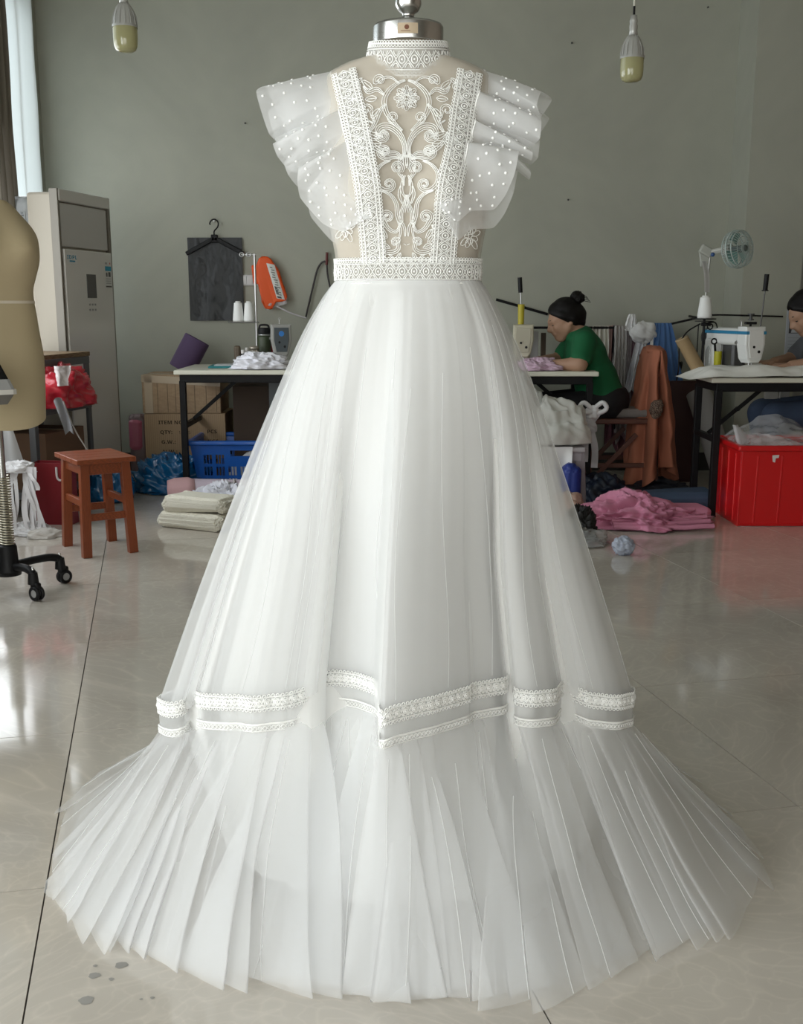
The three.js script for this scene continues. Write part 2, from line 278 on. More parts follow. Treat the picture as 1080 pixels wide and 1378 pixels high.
// u runs from the back over the wearer's right (-x) to the front (u = 0.5) and on
const band = [
  [0.0, 0.0, -0.50, 0.22], [0.06, -0.22, -0.46, 0.23], [0.13, -0.38, -0.32, 0.25], [0.2, -0.46, -0.1, 0.29],
  [0.25, -0.478, 0.06, 0.33], [0.285, -0.425, 0.13, 0.345], [0.3, -0.405, 0.09, 0.35], [0.315, -0.375, 0.14, 0.365], [0.36, -0.29, 0.175, 0.375], [0.405, -0.20, 0.165, 0.38],
  [0.42, -0.172, 0.13, 0.385], [0.435, -0.175, 0.10, 0.39], [0.455, -0.12, 0.095, 0.395], [0.475, -0.068, 0.14, 0.40], [0.485, -0.060, 0.3, 0.415], [0.493, -0.050, 0.365, 0.42],
  [0.505, -0.025, 0.36, 0.425], [0.54, 0.055, 0.30, 0.425], [0.58, 0.125, 0.225, 0.42], [0.605, 0.172, 0.185, 0.415], [0.615, 0.178, 0.12, 0.405], [0.628, 0.19, 0.12, 0.395], [0.638, 0.20, 0.19, 0.395],
  [0.66, 0.25, 0.19, 0.39], [0.675, 0.272, 0.14, 0.38], [0.69, 0.285, 0.10, 0.375], [0.71, 0.34, 0.12, 0.36], [0.74, 0.41, 0.085, 0.345], [0.765, 0.442, 0.0, 0.325], [0.82, 0.44, -0.14, 0.28], [0.9, 0.36, -0.33, 0.25], [0.96, 0.18, -0.46, 0.23],
];
const bandRow = planRow(band);
const WAIST_Y = 1.135;
const waistPt = (u, off = 0.004) => { const th = (u - 0.5) * TAU, p = bodyAt(th, WAIST_Y, off); return V(p[0], WAIST_Y, p[2]); };
const smoothRing = (u, rx, zf, zb) => { const th = (u - 0.5) * TAU; return [rx * Math.sin(th), Math.cos(th) > 0 ? zf * Math.cos(th) : zb * Math.cos(th)]; };
function ripple(u, n, s) { return noise(u * n + s, 3.3 + s) + 0.6 * noise(u * n * 2.3 + s, 8.1); }
const wrapU = (f) => (u) => { const w = sstep(0.93, 1, u); return f(u) * (1 - w) + f(u - 1) * w; };   // makes noise meet itself at the back seam
function skirtPoint(u, t, o) {   // t = 0 waist .. 1 band
  const W = waistPt(u), B = bandRow(u), s = Math.pow(t, 0.84);
  const sr = smoothRing(u, 0.45, 0.27, 0.46), k = o.keep * (0.35 + 0.65 * sstep(0, 0.75, t));   // how far the deep folds are followed
  const bx_ = lerp(sr[0], B.x, k) * o.scale, bz_ = lerp(sr[1], B.z, k) * o.scale, y = lerp(WAIST_Y, B.y + (o.drop ?? 0), t);
  const th = Math.atan2(bx_, bz_), rp = wrapU((q) => ripple(q, o.n, o.seed))(u), rq = wrapU((q) => ripple(q, o.n, o.seed + 40))(u), a = o.amp * Math.pow(t, 0.7) + o.gather * sstep(0, 0.04, t);
  const fold = rp * a + o.lift * sstep(0, 0.15, t), side = rq * a * 1.3;
  let x = lerp(W.x, bx_, s) + Math.sin(th) * fold + Math.cos(th) * side, z = lerp(W.z, bz_, s) + Math.cos(th) * fold - Math.sin(th) * side;
  if (y > 0.7) {   // the cloth lies on the hips of the form
    const q = sec(Math.max(y, 0.78)), A = q[0] + 0.008 + (o.lift > 0 ? 0.006 : 0), F = (z > 0 ? q[1] : q[2]) + 0.008 + (o.lift > 0 ? 0.006 : 0), e = Math.hypot(x / A, z / F), m = sstep(0.7, 0.78, y);
    if (e < 1 && t > 0.001) { const g = lerp(1, 1 / Math.max(e, 0.2), m); x *= g; z *= g; }
  }
  return [x, y, z];
}
const O1 = { keep: 1, scale: 1, n: 34, seed: 3, amp: 0.0075, gather: 0.003, lift: 0.006 };
const hem = [
  [0.0, 0.0, -0.86, 0], [0.06, -0.34, -0.76, 0], [0.12, -0.6, -0.55, 0], [0.18, -0.75, -0.25, 0], [0.225, -0.745, 0.03, 0], [0.265, -0.675, 0.27, 0], [0.30, -0.59, 0.32, 0], [0.335, -0.475, 0.395, 0], [0.37, -0.37, 0.475, 0], [0.41, -0.255, 0.505, 0], [0.45, -0.15, 0.505, 0],
  [0.48, -0.085, 0.53, 0], [0.515, 0.02, 0.55, 0], [0.55, 0.11, 0.52, 0], [0.585, 0.18, 0.505, 0], [0.625, 0.28, 0.50, 0], [0.665, 0.39, 0.425, 0], [0.70, 0.47, 0.39, 0], [0.735, 0.58, 0.33, 0], [0.765, 0.70, 0.14, 0], [0.80, 0.735, -0.05, 0], [0.86, 0.66, -0.34, 0], [0.92, 0.45, -0.64, 0], [0.965, 0.22, -0.8, 0],
];
const hemRow = planRow(hem);
part('lining', surf((u, v) => {   // follows the folds of the skirt just inside it, then falls under the flounce
  const t = v / 0.74, H = hemRow(u), O = { keep: 1, scale: 0.93, n: 14, seed: 5, amp: 0.004, gather: 0, lift: -0.006 };
  if (t <= 1) { const p = skirtPoint(u, t, O); return [p[0], p[1], p[2]]; }
  const p = skirtPoint(u, 1, O), q0 = (v - 0.74) / 0.26, q = Math.pow(q0, 1.5), f = ripple(Math.abs(u - 0.5) * 2, 22, 15) * 0.03 * q, k = 0.76 + f, th = Math.atan2(H.x, H.z), lim = Math.min(1, 0.50 / Math.hypot(H.x, H.z));
  return [lerp(p[0], H.x * k * lim, q), lerp(p[1], 0.085, q0), lerp(p[2], H.z * k * lim, q)];
}, 420, 70, true), liningMat, dress);
part('underskirt', surf((u, v) => skirtPoint(u, v, { keep: 0.98, scale: 0.975, n: 26, seed: 21, amp: 0.012, gather: 0.002, lift: 0.0, drop: 0.0 }), 420, 48, true), tulle(0.42, 'a'), dress);
const over = part('overskirt', surf((u, v) => skirtPoint(u, v, O1), 640, 56, true), tulle(0.36, 'b'), dress);

// lower flounce: gathered at the band, opening into deep pleats down to the floor
function pleats(n, seed) {   // uneven pleats: centres and widths round the hem
  srand(seed); const w = []; let s = 0; for (let i = 0; i < n; i++) { const q = rr(0.35, 1.9); w.push([s, q, rr(0.35, 1.4) * Math.min(1.2, 0.5 + 0.5 * q), rr(-1, 1), rnd() < 0.4 ? rr(0.1, 0.42) : 0, rr(-1, 1)]); s += q; }
  const f = (u) => { const q = ((u % 1) + 1) % 1 * s; let i = 0; while (i < n - 1 && q >= w[i + 1][0]) i++; return [(q - w[i][0]) / w[i][1], w[i][2], w[i][3], i, w[i][4], w[i][5]]; };
  f.crests = w.map((p) => (p[0] + p[1] * 0.5) / s); f.starts = w.map((p) => p[4]); return f;
}
function flounce(o) {
  const P = pleats(o.n, o.seed);
  const F = (u, v) => {
    const [ph, amp, lean, id, on, bend] = P(u), B = bandRow(u), k = o.keep ?? 1, sr = smoothRing(u, 0.42, 0.24, 0.44);
    const bx_ = lerp(sr[0], B.x, k) * o.top, bz_ = lerp(sr[1], B.z, k) * o.top, H = hemRow(u);
    const a = ph * TAU, open = Math.pow(clamp((v - on) / (1 - on), 0, 1), 0.8), A = amp * open * o.amp + 0.005 * sstep(0, 0.05, v);
    const th = Math.atan2(H.x, H.z), hs = o.hem * (1 + 0.035 * (amp - 0.9) + 0.07 * wrapU((q) => noise(q * 11, o.seed))(u));
    // pressed pleats: the cloth swings past itself sideways and stands out at the crest
    const sw = Math.asin(0.97 * Math.sin(a)) / 1.33, tri = 1 - 2 * Math.abs(((ph + 0.5 + lean * 0.16) % 1) - 0.5) * 2, crest = lerp(-Math.cos(a), tri, 0.25 + 0.4 * v);
    const rad = (crest * 0.5 - 0.45) * A * o.deep + 0.004, tang = -sw * A * o.lap + (lean * 0.04 * open + bend * 0.022 * Math.sin(v * PI)) * Math.sin(ph * PI);
    const wob = 0.010 * v * noise(u * 50, v * 3 + o.seed) + 0.02 * v * (1 - v) * noise(id * 1.7, v * 2);
    const x = lerp(bx_, H.x * hs, v) + Math.sin(th) * (rad + wob) + Math.cos(th) * tang, z = lerp(bz_, H.z * hs, v) + Math.cos(th) * (rad + wob) - Math.sin(th) * tang;
    const y = Math.max(0.003 + o.y, (B.y + (o.up ?? -0.052)) * Math.pow(1 - v, 1.06) + o.y + 0.006 * v * (1 + crest) * 0.5);
    return [x, y, z];
  };
  o.edges?.push(...P.crests.map((u, i) => { const v0 = Math.max(0.06, P.starts[i]), pts = []; for (let k = 0; k <= 16; k++) { const p = F(u, lerp(v0, 0.995, k / 16)), l = Math.hypot(p[0], p[2]); pts.push(V(p[0] + p[0] / l * 0.0008, p[1], p[2] + p[2] / l * 0.0008)); } return new THREE.TubeGeometry(new THREE.CatmullRomCurve3(pts), 20, 0.0008, 4); }));
  return surf(F, o.n * 26, 40, true);
}
const edges = [];
part('under_flounce', flounce({ edges, n: 32, seed: 5, amp: 0.085, lap: 0.9, deep: 0.4, top: 0.97, hem: 0.97, y: 0.004, keep: 0.98 }), tulle(0.34, 'a'), dress);
part('flounce', flounce({ edges, n: 44, seed: 12, amp: 0.085, lap: 0.85, deep: 0.6, top: 1.0, hem: 1.0, y: 0.002 }), tulle(0.3, 'c'), dress);
{
  const pe = part('pleat_edges', edges, tulle(0.62, 'e'), dress); pe.userData.kind = 'stuff';
  srand(8); const lines = []; for (let i = 0; i < 30; i++) { const u = (i + rr(0.1, 0.9)) / 30, t0 = rr(0.02, 0.3), pts = []; for (let k = 0; k <= 18; k++) { const p = skirtPoint(u + 0.004 * Math.sin(k * 0.3 + i), lerp(t0, 0.97, k / 18), O1), l = Math.hypot(p[0], p[2]); pts.push(V(p[0] * (1 + 0.0012 / l), p[1], p[2] * (1 + 0.0012 / l))); } lines.push(new THREE.TubeGeometry(new THREE.CatmullRomCurve3(pts), 24, 0.0007, 4)); }
  const fe = part('fold_edges', lines, tulle(0.45, 'f'), dress); fe.userData.kind = 'stuff';
}

// ---------- lace ----------
// a strip of lace along a path on the gown: f(s, w) -> {p, n} with s metres along and w metres across
function laceStrip(f, len, wid, o = {}) {
  const out = [], r = o.r ?? 0.0009, P = (s, w, up = 0.0015) => { const q = f(s, w); return V(q.p[0] + q.n[0] * up, q.p[1] + q.n[1] * up, q.p[2] + q.n[2] * up); };
  const line = (pts, rad = r, closed = false) => out.push(new THREE.TubeGeometry(new THREE.CatmullRomCurve3(pts, closed), Math.max(3, pts.length * (closed ? 1 : 1)), rad, 4, closed));
  const run = (w, rad) => { const n = Math.max(4, Math.round(len / 0.012)), pts = []; for (let i = 0; i <= n; i++) pts.push(P(len * i / n, w)); line(pts, rad); };
  const loops = (w, step, rr_) => { const n = Math.round(len / step); for (let i = 0; i < n; i++) { const s = (i + 0.5) * len / n, pts = []; for (let k = 0; k < 7; k++) pts.push(P(s + Math.cos(k / 7 * TAU) * rr_, w + Math.sin(k / 7 * TAU) * rr_)); line(pts, r * 0.85, true); } };
  for (const e of o.rails ?? [-0.46, -0.3, 0.3, 0.46]) run(e * wid, r * 1.2);
  if (o.edge) for (const e of o.edge) loops(e * wid, o.step ?? 0.0062, o.loop ?? 0.0026);
  if (o.motif) {   // linked rosettes, each an outline, a ring and a knot
    const n = Math.max(1, Math.round(len / o.motif)), L = len / n, h = wid * (o.motifH ?? 0.26);
    for (let i = 0; i < n; i++) {
      const c = (i + 0.5) * L, a = [], b = [], d = [];
      for (let k = 0; k < 12; k++) { const q = k / 12 * TAU, g = 1 + 0.22 * Math.cos(4 * q); a.push(P(c + Math.cos(q) * L * 0.47 * g / 1.1, Math.sin(q) * h * g / 1.1)); b.push(P(c + Math.cos(q) * L * 0.24, Math.sin(q) * h * 0.5, 0.002)); }
      line(a, r * 1.1, true); line(b, r * 1.3, true);
      const m = P(c, 0, 0.0018); out.push(sph(r * 2.3, [m.x, m.y, m.z], [1, 1, 1], 8));
      for (const sg of [-1, 1]) { const pts = []; for (let k = 0; k <= 6; k++) pts.push(P(c + L * 0.5 + (k / 6 - 0.5) * L * 0.5, sg * h * (1 - 0.55 * Math.sin(k / 6 * PI)))); line(pts, r); }
    }
  }
  return out;
}
const netMat = M([0.9, 0.9, 0.88], 0.9, { transparent: true, opacity: 0.5, transmission: 0.2, thickness: 0, key: 'net' });
const meshMat = M([0.82, 0.78, 0.7], 0.9, { transparent: true, opacity: 0.34, key: 'mesh' });
const bodyNormal = (th, y) => { const a = bodyAt(th, y), b = bodyAt(th + 0.02, y), c = bodyAt(th, y + 0.004), u = V(b[0] - a[0], b[1] - a[1], b[2] - a[2]), w = V(c[0] - a[0], c[1] - a[1], c[2] - a[2]); return u.cross(w).normalize().toArray(); };
part('bodice', surf((u, v) => bodyAt(u * TAU, lerp(1.125, 1.52, v), 0.002), 120, 60, true), meshMat, dress, 'sheer nude mesh bodice');
function ringStrip(y0, off, cone = 0) { // strip round the body; s by angle
  let L = 0, prev = null; const N = 200, tab = [0]; for (let i = 0; i <= N; i++) { const p = bodyAt(i / N * TAU, y0, off); if (prev) { L += Math.hypot(p[0] - prev[0], p[2] - prev[2]); tab.push(L); } prev = p; }
  const angle = (s) => { let i = 0; while (i < N - 1 && tab[i + 1] < s) i++; return (i + (s - tab[i]) / Math.max(1e-6, tab[i + 1] - tab[i])) / N * TAU; };
  return { len: L, f: (s, w) => { const th = angle(s), y = y0 + w, p = bodyAt(th, y, off + cone * w); return { p, n: bodyNormal(th, y) }; }, angle };
}
{
  const R = ringStrip(1.1495, 0.004), b = part('waistband', surf((u, v) => bodyAt(u * TAU, lerp(1.127, 1.172, v), 0.0035), 120, 4, true), netMat, dress, 'lace waistband');
  part('lace', laceStrip(R.f, R.len, 0.044, { motif: 0.021, edge: [-0.5, 0.4, 0.5], motifH: 0.29 }), cordMat, b);
  // high collar, leaning slightly outwards
  const col = (th, y, o = 0) => { const t = (y - 1.481) / 0.06, a = lerp(0.079, 0.067, t) + o, f = lerp(0.066, 0.06, t) + o, k = lerp(0.07, 0.06, t) + o; return [a * Math.sin(th), y + 0.012 * (1 - Math.cos(th)) * 0.5 + 0.004 * Math.sin(th) ** 2, (Math.cos(th) > 0 ? f : k) * Math.cos(th)]; };
  const c = part('collar', surf((u, v) => col(u * TAU, lerp(1.477, 1.536, v)), 80, 6, true), netMat, dress, 'high lace collar');
  part('lace', laceStrip((s, w) => { const th = s / 0.074; return { p: col(th, 1.507 + w, 0.0008), n: [Math.sin(th), 0.1, Math.cos(th)] }; }, 0.074 * TAU, 0.058, { motif: 0.021, edge: [-0.5, -0.4, 0.4, 0.5], motifH: 0.24 }), cordMat, c);
  // two lace bands from the shoulders to the waist
  for (const path of [[[462, 96], [468, 122], [475, 150], [485, 200], [494, 250], [499, 300], [503, 355]], [[632, 96], [628, 122], [623, 150], [616, 200], [605, 250], [600, 300], [596, 355]]]) {
    const pts = path.map((p) => V(...onBody(p[0], p[1], 0.004))), cv = new THREE.CatmullRomCurve3(pts), L = cv.getLength();
    const f = (s, w) => { const q = clamp(s / L, 0, 1), p = cv.getPointAt(q), t = cv.getTangentAt(q), sx = Math.hypot(t.x, t.y), x = p.x - w * t.y / sx * -1, y = p.y + w * t.x / sx * -1, z = bodyZ(x, Math.min(y, 1.508), 0.005), e = 0.004, n = V(-(bodyZ(x + e, y, 0.005) - bodyZ(x - e, y, 0.005)) / (2 * e), -(bodyZ(x, y + e, 0.005) - bodyZ(x, y - e, 0.005)) / (2 * e), 1).normalize(); return { p: [x, y, z], n: n.toArray() }; };
    const b = part('lace_band', surf((u, v) => f(v * L, (u - 0.5) * 0.04).p, 6, 50), netMat, dress);
    part('lace', laceStrip(f, L, 0.04, { motif: 0.02, edge: [-0.5, -0.38, 0.38, 0.5], motifH: 0.27 }), cordMat, b);
  }
}
// corded scrollwork on the front, drawn for one side and mirrored
{
  const C0 = 547, out = [], rC = 0.00075;
  const stroke = (pts, k = 3, gap = 2.6, closed = false, rad = rC) => {   // several parallel cords
    const cv = new THREE.CatmullRomCurve3(pts.map((p) => V(p[0], p[1], 0)), closed), n = Math.max(8, Math.round(cv.getLength() / 3.2));
    for (let j = 0; j < k; j++) for (const sg of [-1, 1]) {
      const q = []; for (let i = 0; i <= n - (closed ? 1 : 0); i++) { const p = cv.getPointAt(i / n), t = cv.getTangentAt(i / n), taper = closed ? 1 : 0.35 + 0.65 * Math.sin(PI * clamp(i / n, 0.0, 1)), o = (j - (k - 1) / 2) * gap * taper; const b = onBody(C0 + sg * (p.x - t.y * o), p.y + t.x * o, 0.004); q.push(V(b[0], b[1], b[2] + 0.001)); }
      out.push(new THREE.TubeGeometry(new THREE.CatmullRomCurve3(q, closed), n, rad, 4, closed));
    }
  };
  const spiral = (cx, cy, r, a0, turns, dir = 1) => { const p = []; const n = Math.ceil(turns * 9); for (let i = 0; i <= n; i++) { const a = a0 + dir * i / n * turns * TAU, q = r * (1 - 0.75 * i / n); p.push([cx + Math.cos(a) * q, cy + Math.sin(a) * q]); } return p; };
  const leaf = (x, y, dx, dy, w) => { const L = Math.hypot(dx, dy), nx = -dy / L * w, ny = dx / L * w; stroke([[x, y], [x + dx * 0.4 + nx, y + dy * 0.4 + ny], [x + dx, y + dy], [x + dx * 0.4 - nx, y + dy * 0.4 - ny]], 1, 0, true); stroke([[x, y], [x + dx * 0.8, y + dy * 0.8]], 1, 0); };
  // flower at the breast bone
  for (let k = 0; k < 5; k++) { const a = -PI / 2 + k * PI / 4; leaf(Math.cos(a) * 4 + (k % 4 ? 0 : 0), 132 + Math.sin(a) * 4, Math.cos(a) * 14, Math.sin(a) * 14, 4); }
  for (let k = 0; k < 4; k++) { const a = -PI / 2 + (k + 0.5) * PI / 4; leaf(Math.cos(a) * 6, 132 + Math.sin(a) * 6, Math.cos(a) * 9, Math.sin(a) * 9, 2.5); }
  stroke(spiral(0.5, 132, 4, -PI / 2, 0.5), 2, 2);
  // arch over the flower and the long S scrolls
  stroke([[2, 108], [12, 112], [24, 122], [30, 135], [27, 152], [16, 166], [6, 176]], 3, 3);
  stroke([[10, 112], [22, 104], [34, 106], [42, 113]].concat(spiral(36, 108, 8, 0.6, 1.2, -1)), 2, 3);
  stroke([[30, 128], [40, 120], [52, 124], [58, 116]], 3, 2.6); leaf(46, 120, 14, -12, 4); leaf(40, 132, 16, 2, 4);
  stroke([[28, 140], [36, 150], [44, 168], [50, 178]], 3, 2.8); leaf(36, 146, 12, 14, 3.5);
  stroke([[52, 162], [44, 166], [48, 150]].concat(spiral(54, 148, 8, PI, 1.1)), 2, 2.6);
  stroke([[4, 212], [3, 196], [10, 180], [24, 170], [36, 172], [40, 181]].concat(spiral(32, 182, 8, -0.2, 1.3)), 4, 2.8);
  stroke([[5, 214], [14, 206], [26, 206], [40, 200], [50, 190], [56, 178]], 3, 3);
  leaf(36, 186, 18, -8, 4); leaf(34, 194, 18, -2, 4); leaf(24, 200, 14, 6, 3.5);
  stroke(spiral(18, 158, 8, PI / 2, 1.4, -1), 2, 2.4);
  stroke([[6, 214], [16, 212], [28, 214]].concat(spiral(30, 204, 9, PI / 2, 1.4, -1)), 3, 2.4);
  stroke([[22, 216], [34, 222], [42, 234], [40, 248], [30, 256]].concat(spiral(24, 248, 8, PI / 2, 1.2)), 3, 2.6);
  stroke([[42, 232], [48, 224], [52, 214]], 2, 2.4);
  for (const [x, y, dx, dy] of [[3, 206, 9, 16], [1, 208, 1, 20]]) leaf(x, y, dx, dy, 3);
  // middle
  stroke([[4, 250], [5, 240], [10, 232]].concat(spiral(13, 226, 8, PI * 0.8, 1.3)), 3, 2.4);
  stroke([[2, 236], [6, 246], [6, 258], [2, 266]], 2, 3); stroke([[8, 250], [10, 262], [6, 274]], 2, 3);
  stroke([[0.5, 262], [3, 274], [7, 286], [8, 300], [12, 290], [14, 274], [22, 262], [36, 256]], 3, 2.6);
  stroke([[3, 268], [0.6, 276], [2, 286]], 1, 0); stroke([[8, 296], [3, 306], [2, 318]], 2, 2.6);
  // lower scrolls
  stroke([[8, 300], [14, 312], [24, 308], [32, 296]].concat(spiral(26, 292, 8, 0.4, 1.4, -1)), 3, 2.6);
  stroke([[12, 298], [8, 308], [10, 322]], 2, 2.4);
  stroke([[34, 302], [40, 318], [36, 334], [22, 340], [12, 336], [10, 326]].concat(spiral(15, 326, 6, PI, 1.2)), 3, 2.6);
  leaf(34, 308, -8, 14, 3); leaf(37, 316, -9, 12, 3); leaf(34, 328, -12, 6, 3);
  stroke([[24, 342], [18, 348], [20, 354]], 2, 2.4); stroke([[30, 340], [34, 348], [28, 354]], 2, 2.4); leaf(8, 340, 6, 12, 2.5);
  stroke([[0.6, 330], [4, 328]], 1, 0); leaf(1, 346, 7, 8, 2);
  // little sprigs near the shoulders
  for (const [x, y] of [[66, 112], [72, 132], [62, 190], [58, 206]]) { leaf(x, y, 6, -8, 3); leaf(x, y, -6, -7, 3); leaf(x, y, 8, 3, 3); leaf(x, y, -3, 8, 3); }
  part('scroll_lace', out, cordMat, dress, 'corded scroll lace on the front of the bodice');
  const sprig = (cx, cy, nm) => { const g = []; for (let k = 0; k < 11; k++) { const a = k / 11 * TAU + 0.3, L = 13 + 5 * Math.sin(k * 2.1), pts = []; for (let i = 0; i < 8; i++) { const q = i / 8 * TAU, x = cx + Math.cos(a) * L * (0.62 + 0.42 * Math.cos(q)) * 0.8 - Math.sin(a) * 3.2 * Math.sin(q), y = cy + Math.sin(a) * L * 1.25 * (0.62 + 0.42 * Math.cos(q)) + Math.cos(a) * 3.2 * Math.sin(q), b = onBody(x, y, 0.004); pts.push(V(b[0], b[1], b[2] + 0.001)); } g.push(new THREE.TubeGeometry(new THREE.CatmullRomCurve3(pts, true), 12, rC, 4, true)); } part('leaf_motif', g, cordMat, dress); };
  sprig(464, 308); sprig(632, 318);
}
// two rows of trim where the flounce is set on
for (const [dy, wid, opt] of [[0.0, 0.026, { motif: 0.017, motifH: 0.3, edge: [-0.5, 0.5], step: 0.0085, loop: 0.003, rails: [-0.4, 0.4], r: 0.00125 }], [-0.047, 0.014, { edge: [-0.1], step: 0.0085, loop: 0.0036, rails: [-0.5, 0.4, 0.5], r: 0.0011 }]]) {
  const ring = (u, w) => { const p = skirtPoint(u, 1, O1); return [p[0], p[1] + dy + w, p[2]]; };
  const N = 1600, tab = [0]; let L = 0, pr = ring(0, 0); for (let i = 1; i <= N; i++) { const p = ring(i / N, 0); L += Math.hypot(p[0] - pr[0], p[2] - pr[2], p[1] - pr[1]); tab.push(L); pr = p; }
  let last = 0; const U = (s) => { s = clamp(s, 0, L); let a = 0, b = N; while (b - a > 1) { const m = (a + b) >> 1; tab[m] <= s ? a = m : b = m; } return (a + (s - tab[a]) / Math.max(1e-9, tab[b] - tab[a])) / N; };
  const f = (s, w) => { const u = U(s), p = ring(u, w), q = ring(u + 0.0006, w), d = [q[0] - p[0], q[2] - p[2]], l = Math.hypot(...d) || 1; return { p, n: [-d[1] / l, 0.1, d[0] / l] }; };
  const b = part('trim', surf((u, v) => { const p = ring(u, (v - 0.5) * wid), q = f(u * L, 0); return ring(u, (v - 0.5) * wid); }, 640, 2, true), M([0.93, 0.93, 0.91], 0.9, { transparent: true, opacity: 0.6, key: 'trimnet' }), dress);
  part('lace', laceStrip(f, L, wid, opt), cordMat, b);
}
part('flounce_yoke', surf((u, v) => { const p = skirtPoint(u, 1, O1); return [p[0] * 0.998, p[1] + lerp(0.002, -0.048, v), p[2] * 0.998]; }, 640, 3, true), tulle(0.4, 'b'), dress);

// ---------- ruffle sleeves: double tulle pressed into pleats, set on from the shoulder to the ribs ----------
function ruffle(rays, o) {   // rays: [inner px, py, z, outer px, py, z]; neighbours are joined by softly rounded cloth
  const I = rays.map((r) => V(...dl(r[0], r[1], r[2]))), E = rays.map((r) => V(...dl(r[3], r[4], r[5])));
  const ci = new THREE.CatmullRomCurve3(I, false, 'catmullrom', 0.35), ce = new THREE.CatmullRomCurve3(E, false, 'catmullrom', 0.3), n = rays.length - 1;
  return (u, v) => { const a = ci.getPoint(u), b = ce.getPoint(u), p = a.lerp(b, v * o.len); const bulge = Math.sin(v * PI) * 0.006; p.z += bulge + 0.004 * noise(u * 9 + o.s, v * 3); return [p.x + o.dx * v, p.y + o.dy * v, p.z - o.dz * (0.3 + 0.7 * v)]; };
}
const RUF = { left: [
  [462, 104, -0.11, 400, 200, -0.15], [452, 97, -0.075, 376, 160, -0.14], [448, 96, -0.04, 358, 118, -0.08], [445, 98, 0.0, 345, 122, 0.055], [446, 106, 0.02, 349, 142, 0.07], [452, 128, 0.045, 362, 180, 0.05], [455, 146, 0.055, 378, 196, -0.005],
  [456, 149, 0.075, 367, 193, 0.085], [458, 158, 0.08, 373, 210, 0.088], [462, 176, 0.085, 386, 226, 0.06], [465, 188, 0.09, 404, 236, 0.0],
  [466, 191, 0.105, 402, 226, 0.112], [470, 204, 0.112, 400, 244, 0.12], [479, 228, 0.122, 404, 266, 0.10], [488, 256, 0.13, 420, 286, 0.075], [494, 274, 0.135, 436, 302, 0.06], [500, 290, 0.128, 462, 312, 0.08], [500, 292, 0.118, 476, 296, 0.1]],
right: [
  [628, 104, -0.11, 690, 200, -0.15], [640, 97, -0.075, 722, 165, -0.13], [646, 95, -0.04, 742, 135, -0.10], [652, 95, 0.0, 728, 124, 0.03], [650, 102, 0.02, 722, 142, 0.065], [646, 116, 0.035, 728, 160, 0.04], [643, 122, 0.045, 716, 152, -0.01],
  [645, 124, 0.065, 728, 160, 0.085], [641, 136, 0.072, 726, 186, 0.09], [638, 154, 0.075, 716, 196, 0.05], [637, 164, 0.078, 704, 192, -0.01],
  [640, 162, 0.09, 716, 204, 0.10], [636, 176, 0.095, 714, 216, 0.08], [634, 190, 0.098, 700, 206, 0.0],
  [630, 192, 0.112, 698, 204, 0.12], [628, 204, 0.12, 692, 234, 0.13], [622, 226, 0.128, 680, 262, 0.11], [608, 246, 0.138, 664, 282, 0.10], [596, 260, 0.145, 634, 284, 0.12], [588, 272, 0.14, 616, 298, 0.125], [584, 276, 0.13, 604, 292, 0.118]] };
for (const side of ['left', 'right']) {
  const f = ruffle(RUF[side], { len: 1, dx: 0, dy: 0, dz: 0, s: side === 'left' ? 1 : 7 }), g = ruffle(RUF[side], { len: 0.97, dx: side === 'left' ? 0.012 : 0.004, dy: -0.03, dz: 0.03, s: 4 });
  const r = part('ruffle_sleeve', surf(f, 220, 16), tulle(0.6, 'r'), dress);
  part('under_layer', surf(g, 220, 16), tulle(0.48, 'u'), r);
  const dots = []; srand(side === 'left' ? 3 : 9);
  for (let j = 0; j < 3; j++) for (let i = 0; i < 34; i++) {
    const u = (i + 0.5 * (j % 2) + 0.5 + rr(-0.25, 0.25)) / 35, v = 0.28 + j * 0.26 + 0.09 * (i % 2) + rr(-0.05, 0.05), p = f(u, v), q = f(u + 0.004, v), w = f(u, v + 0.02), a = V(q[0] - p[0], q[1] - p[1], q[2] - p[2]), b = V(w[0] - p[0], w[1] - p[1], w[2] - p[2]), n = a.cross(b).normalize(); if (n.z < 0) n.negate();
    dots.push(new THREE.SphereGeometry(0.0025, 8, 6).scale(1, 1, 0.45).applyQuaternion(new THREE.Quaternion().setFromUnitVectors(V(0, 0, 1), n)).translate(p[0] + n.x * 0.001, p[1] + n.y * 0.001, p[2] + n.z * 0.001));
  }
  const d = part('dots', dots, M([0.95, 0.95, 0.94], 0.8), r); d.userData.kind = 'stuff';
  const pts = []; for (let i = 0; i <= 60; i++) pts.push(V(...f(i / 60, 0))); part('seam_cord', new THREE.TubeGeometry(new THREE.CatmullRomCurve3(pts), 90, 0.0016, 5), cordMat, r);
}
// ---------- shared materials and makers ----------
const black = M([0.007, 0.007, 0.008], 0.5, { specularIntensity: 0.5 }), blackMetal = M([0.006, 0.006, 0.007], 0.5, { specularIntensity: 0.45 }), steel = M([0.5, 0.5, 0.5], 0.35, { metalness: 1 });
const whiteCloth = M([0.78, 0.78, 0.8], 0.9, { sheen: 0.3 }), creamPlastic = M([0.78, 0.77, 0.71], 0.35);
const clearBag = M([0.95, 0.95, 0.96], 0.25, { transparent: true, opacity: 0.32, clearcoat: 0.8, key: 'clearbag' });
const grain = (c0, c1, s) => tex(256, (u, v) => { const w = tileNoise(u, v * 1, 3, s) * 0.6, k = 0.5 + 0.5 * Math.sin((u * 9 + w * 2 + tileNoise(u, v, 8, s) * 0.5) * TAU) * 0.55 + tileNoise(u * 3 % 1, v, 30, s) * 0.35; return [0, 1, 2].map((i) => lerp(c0[i], c1[i], clamp(k, 0, 1))); });
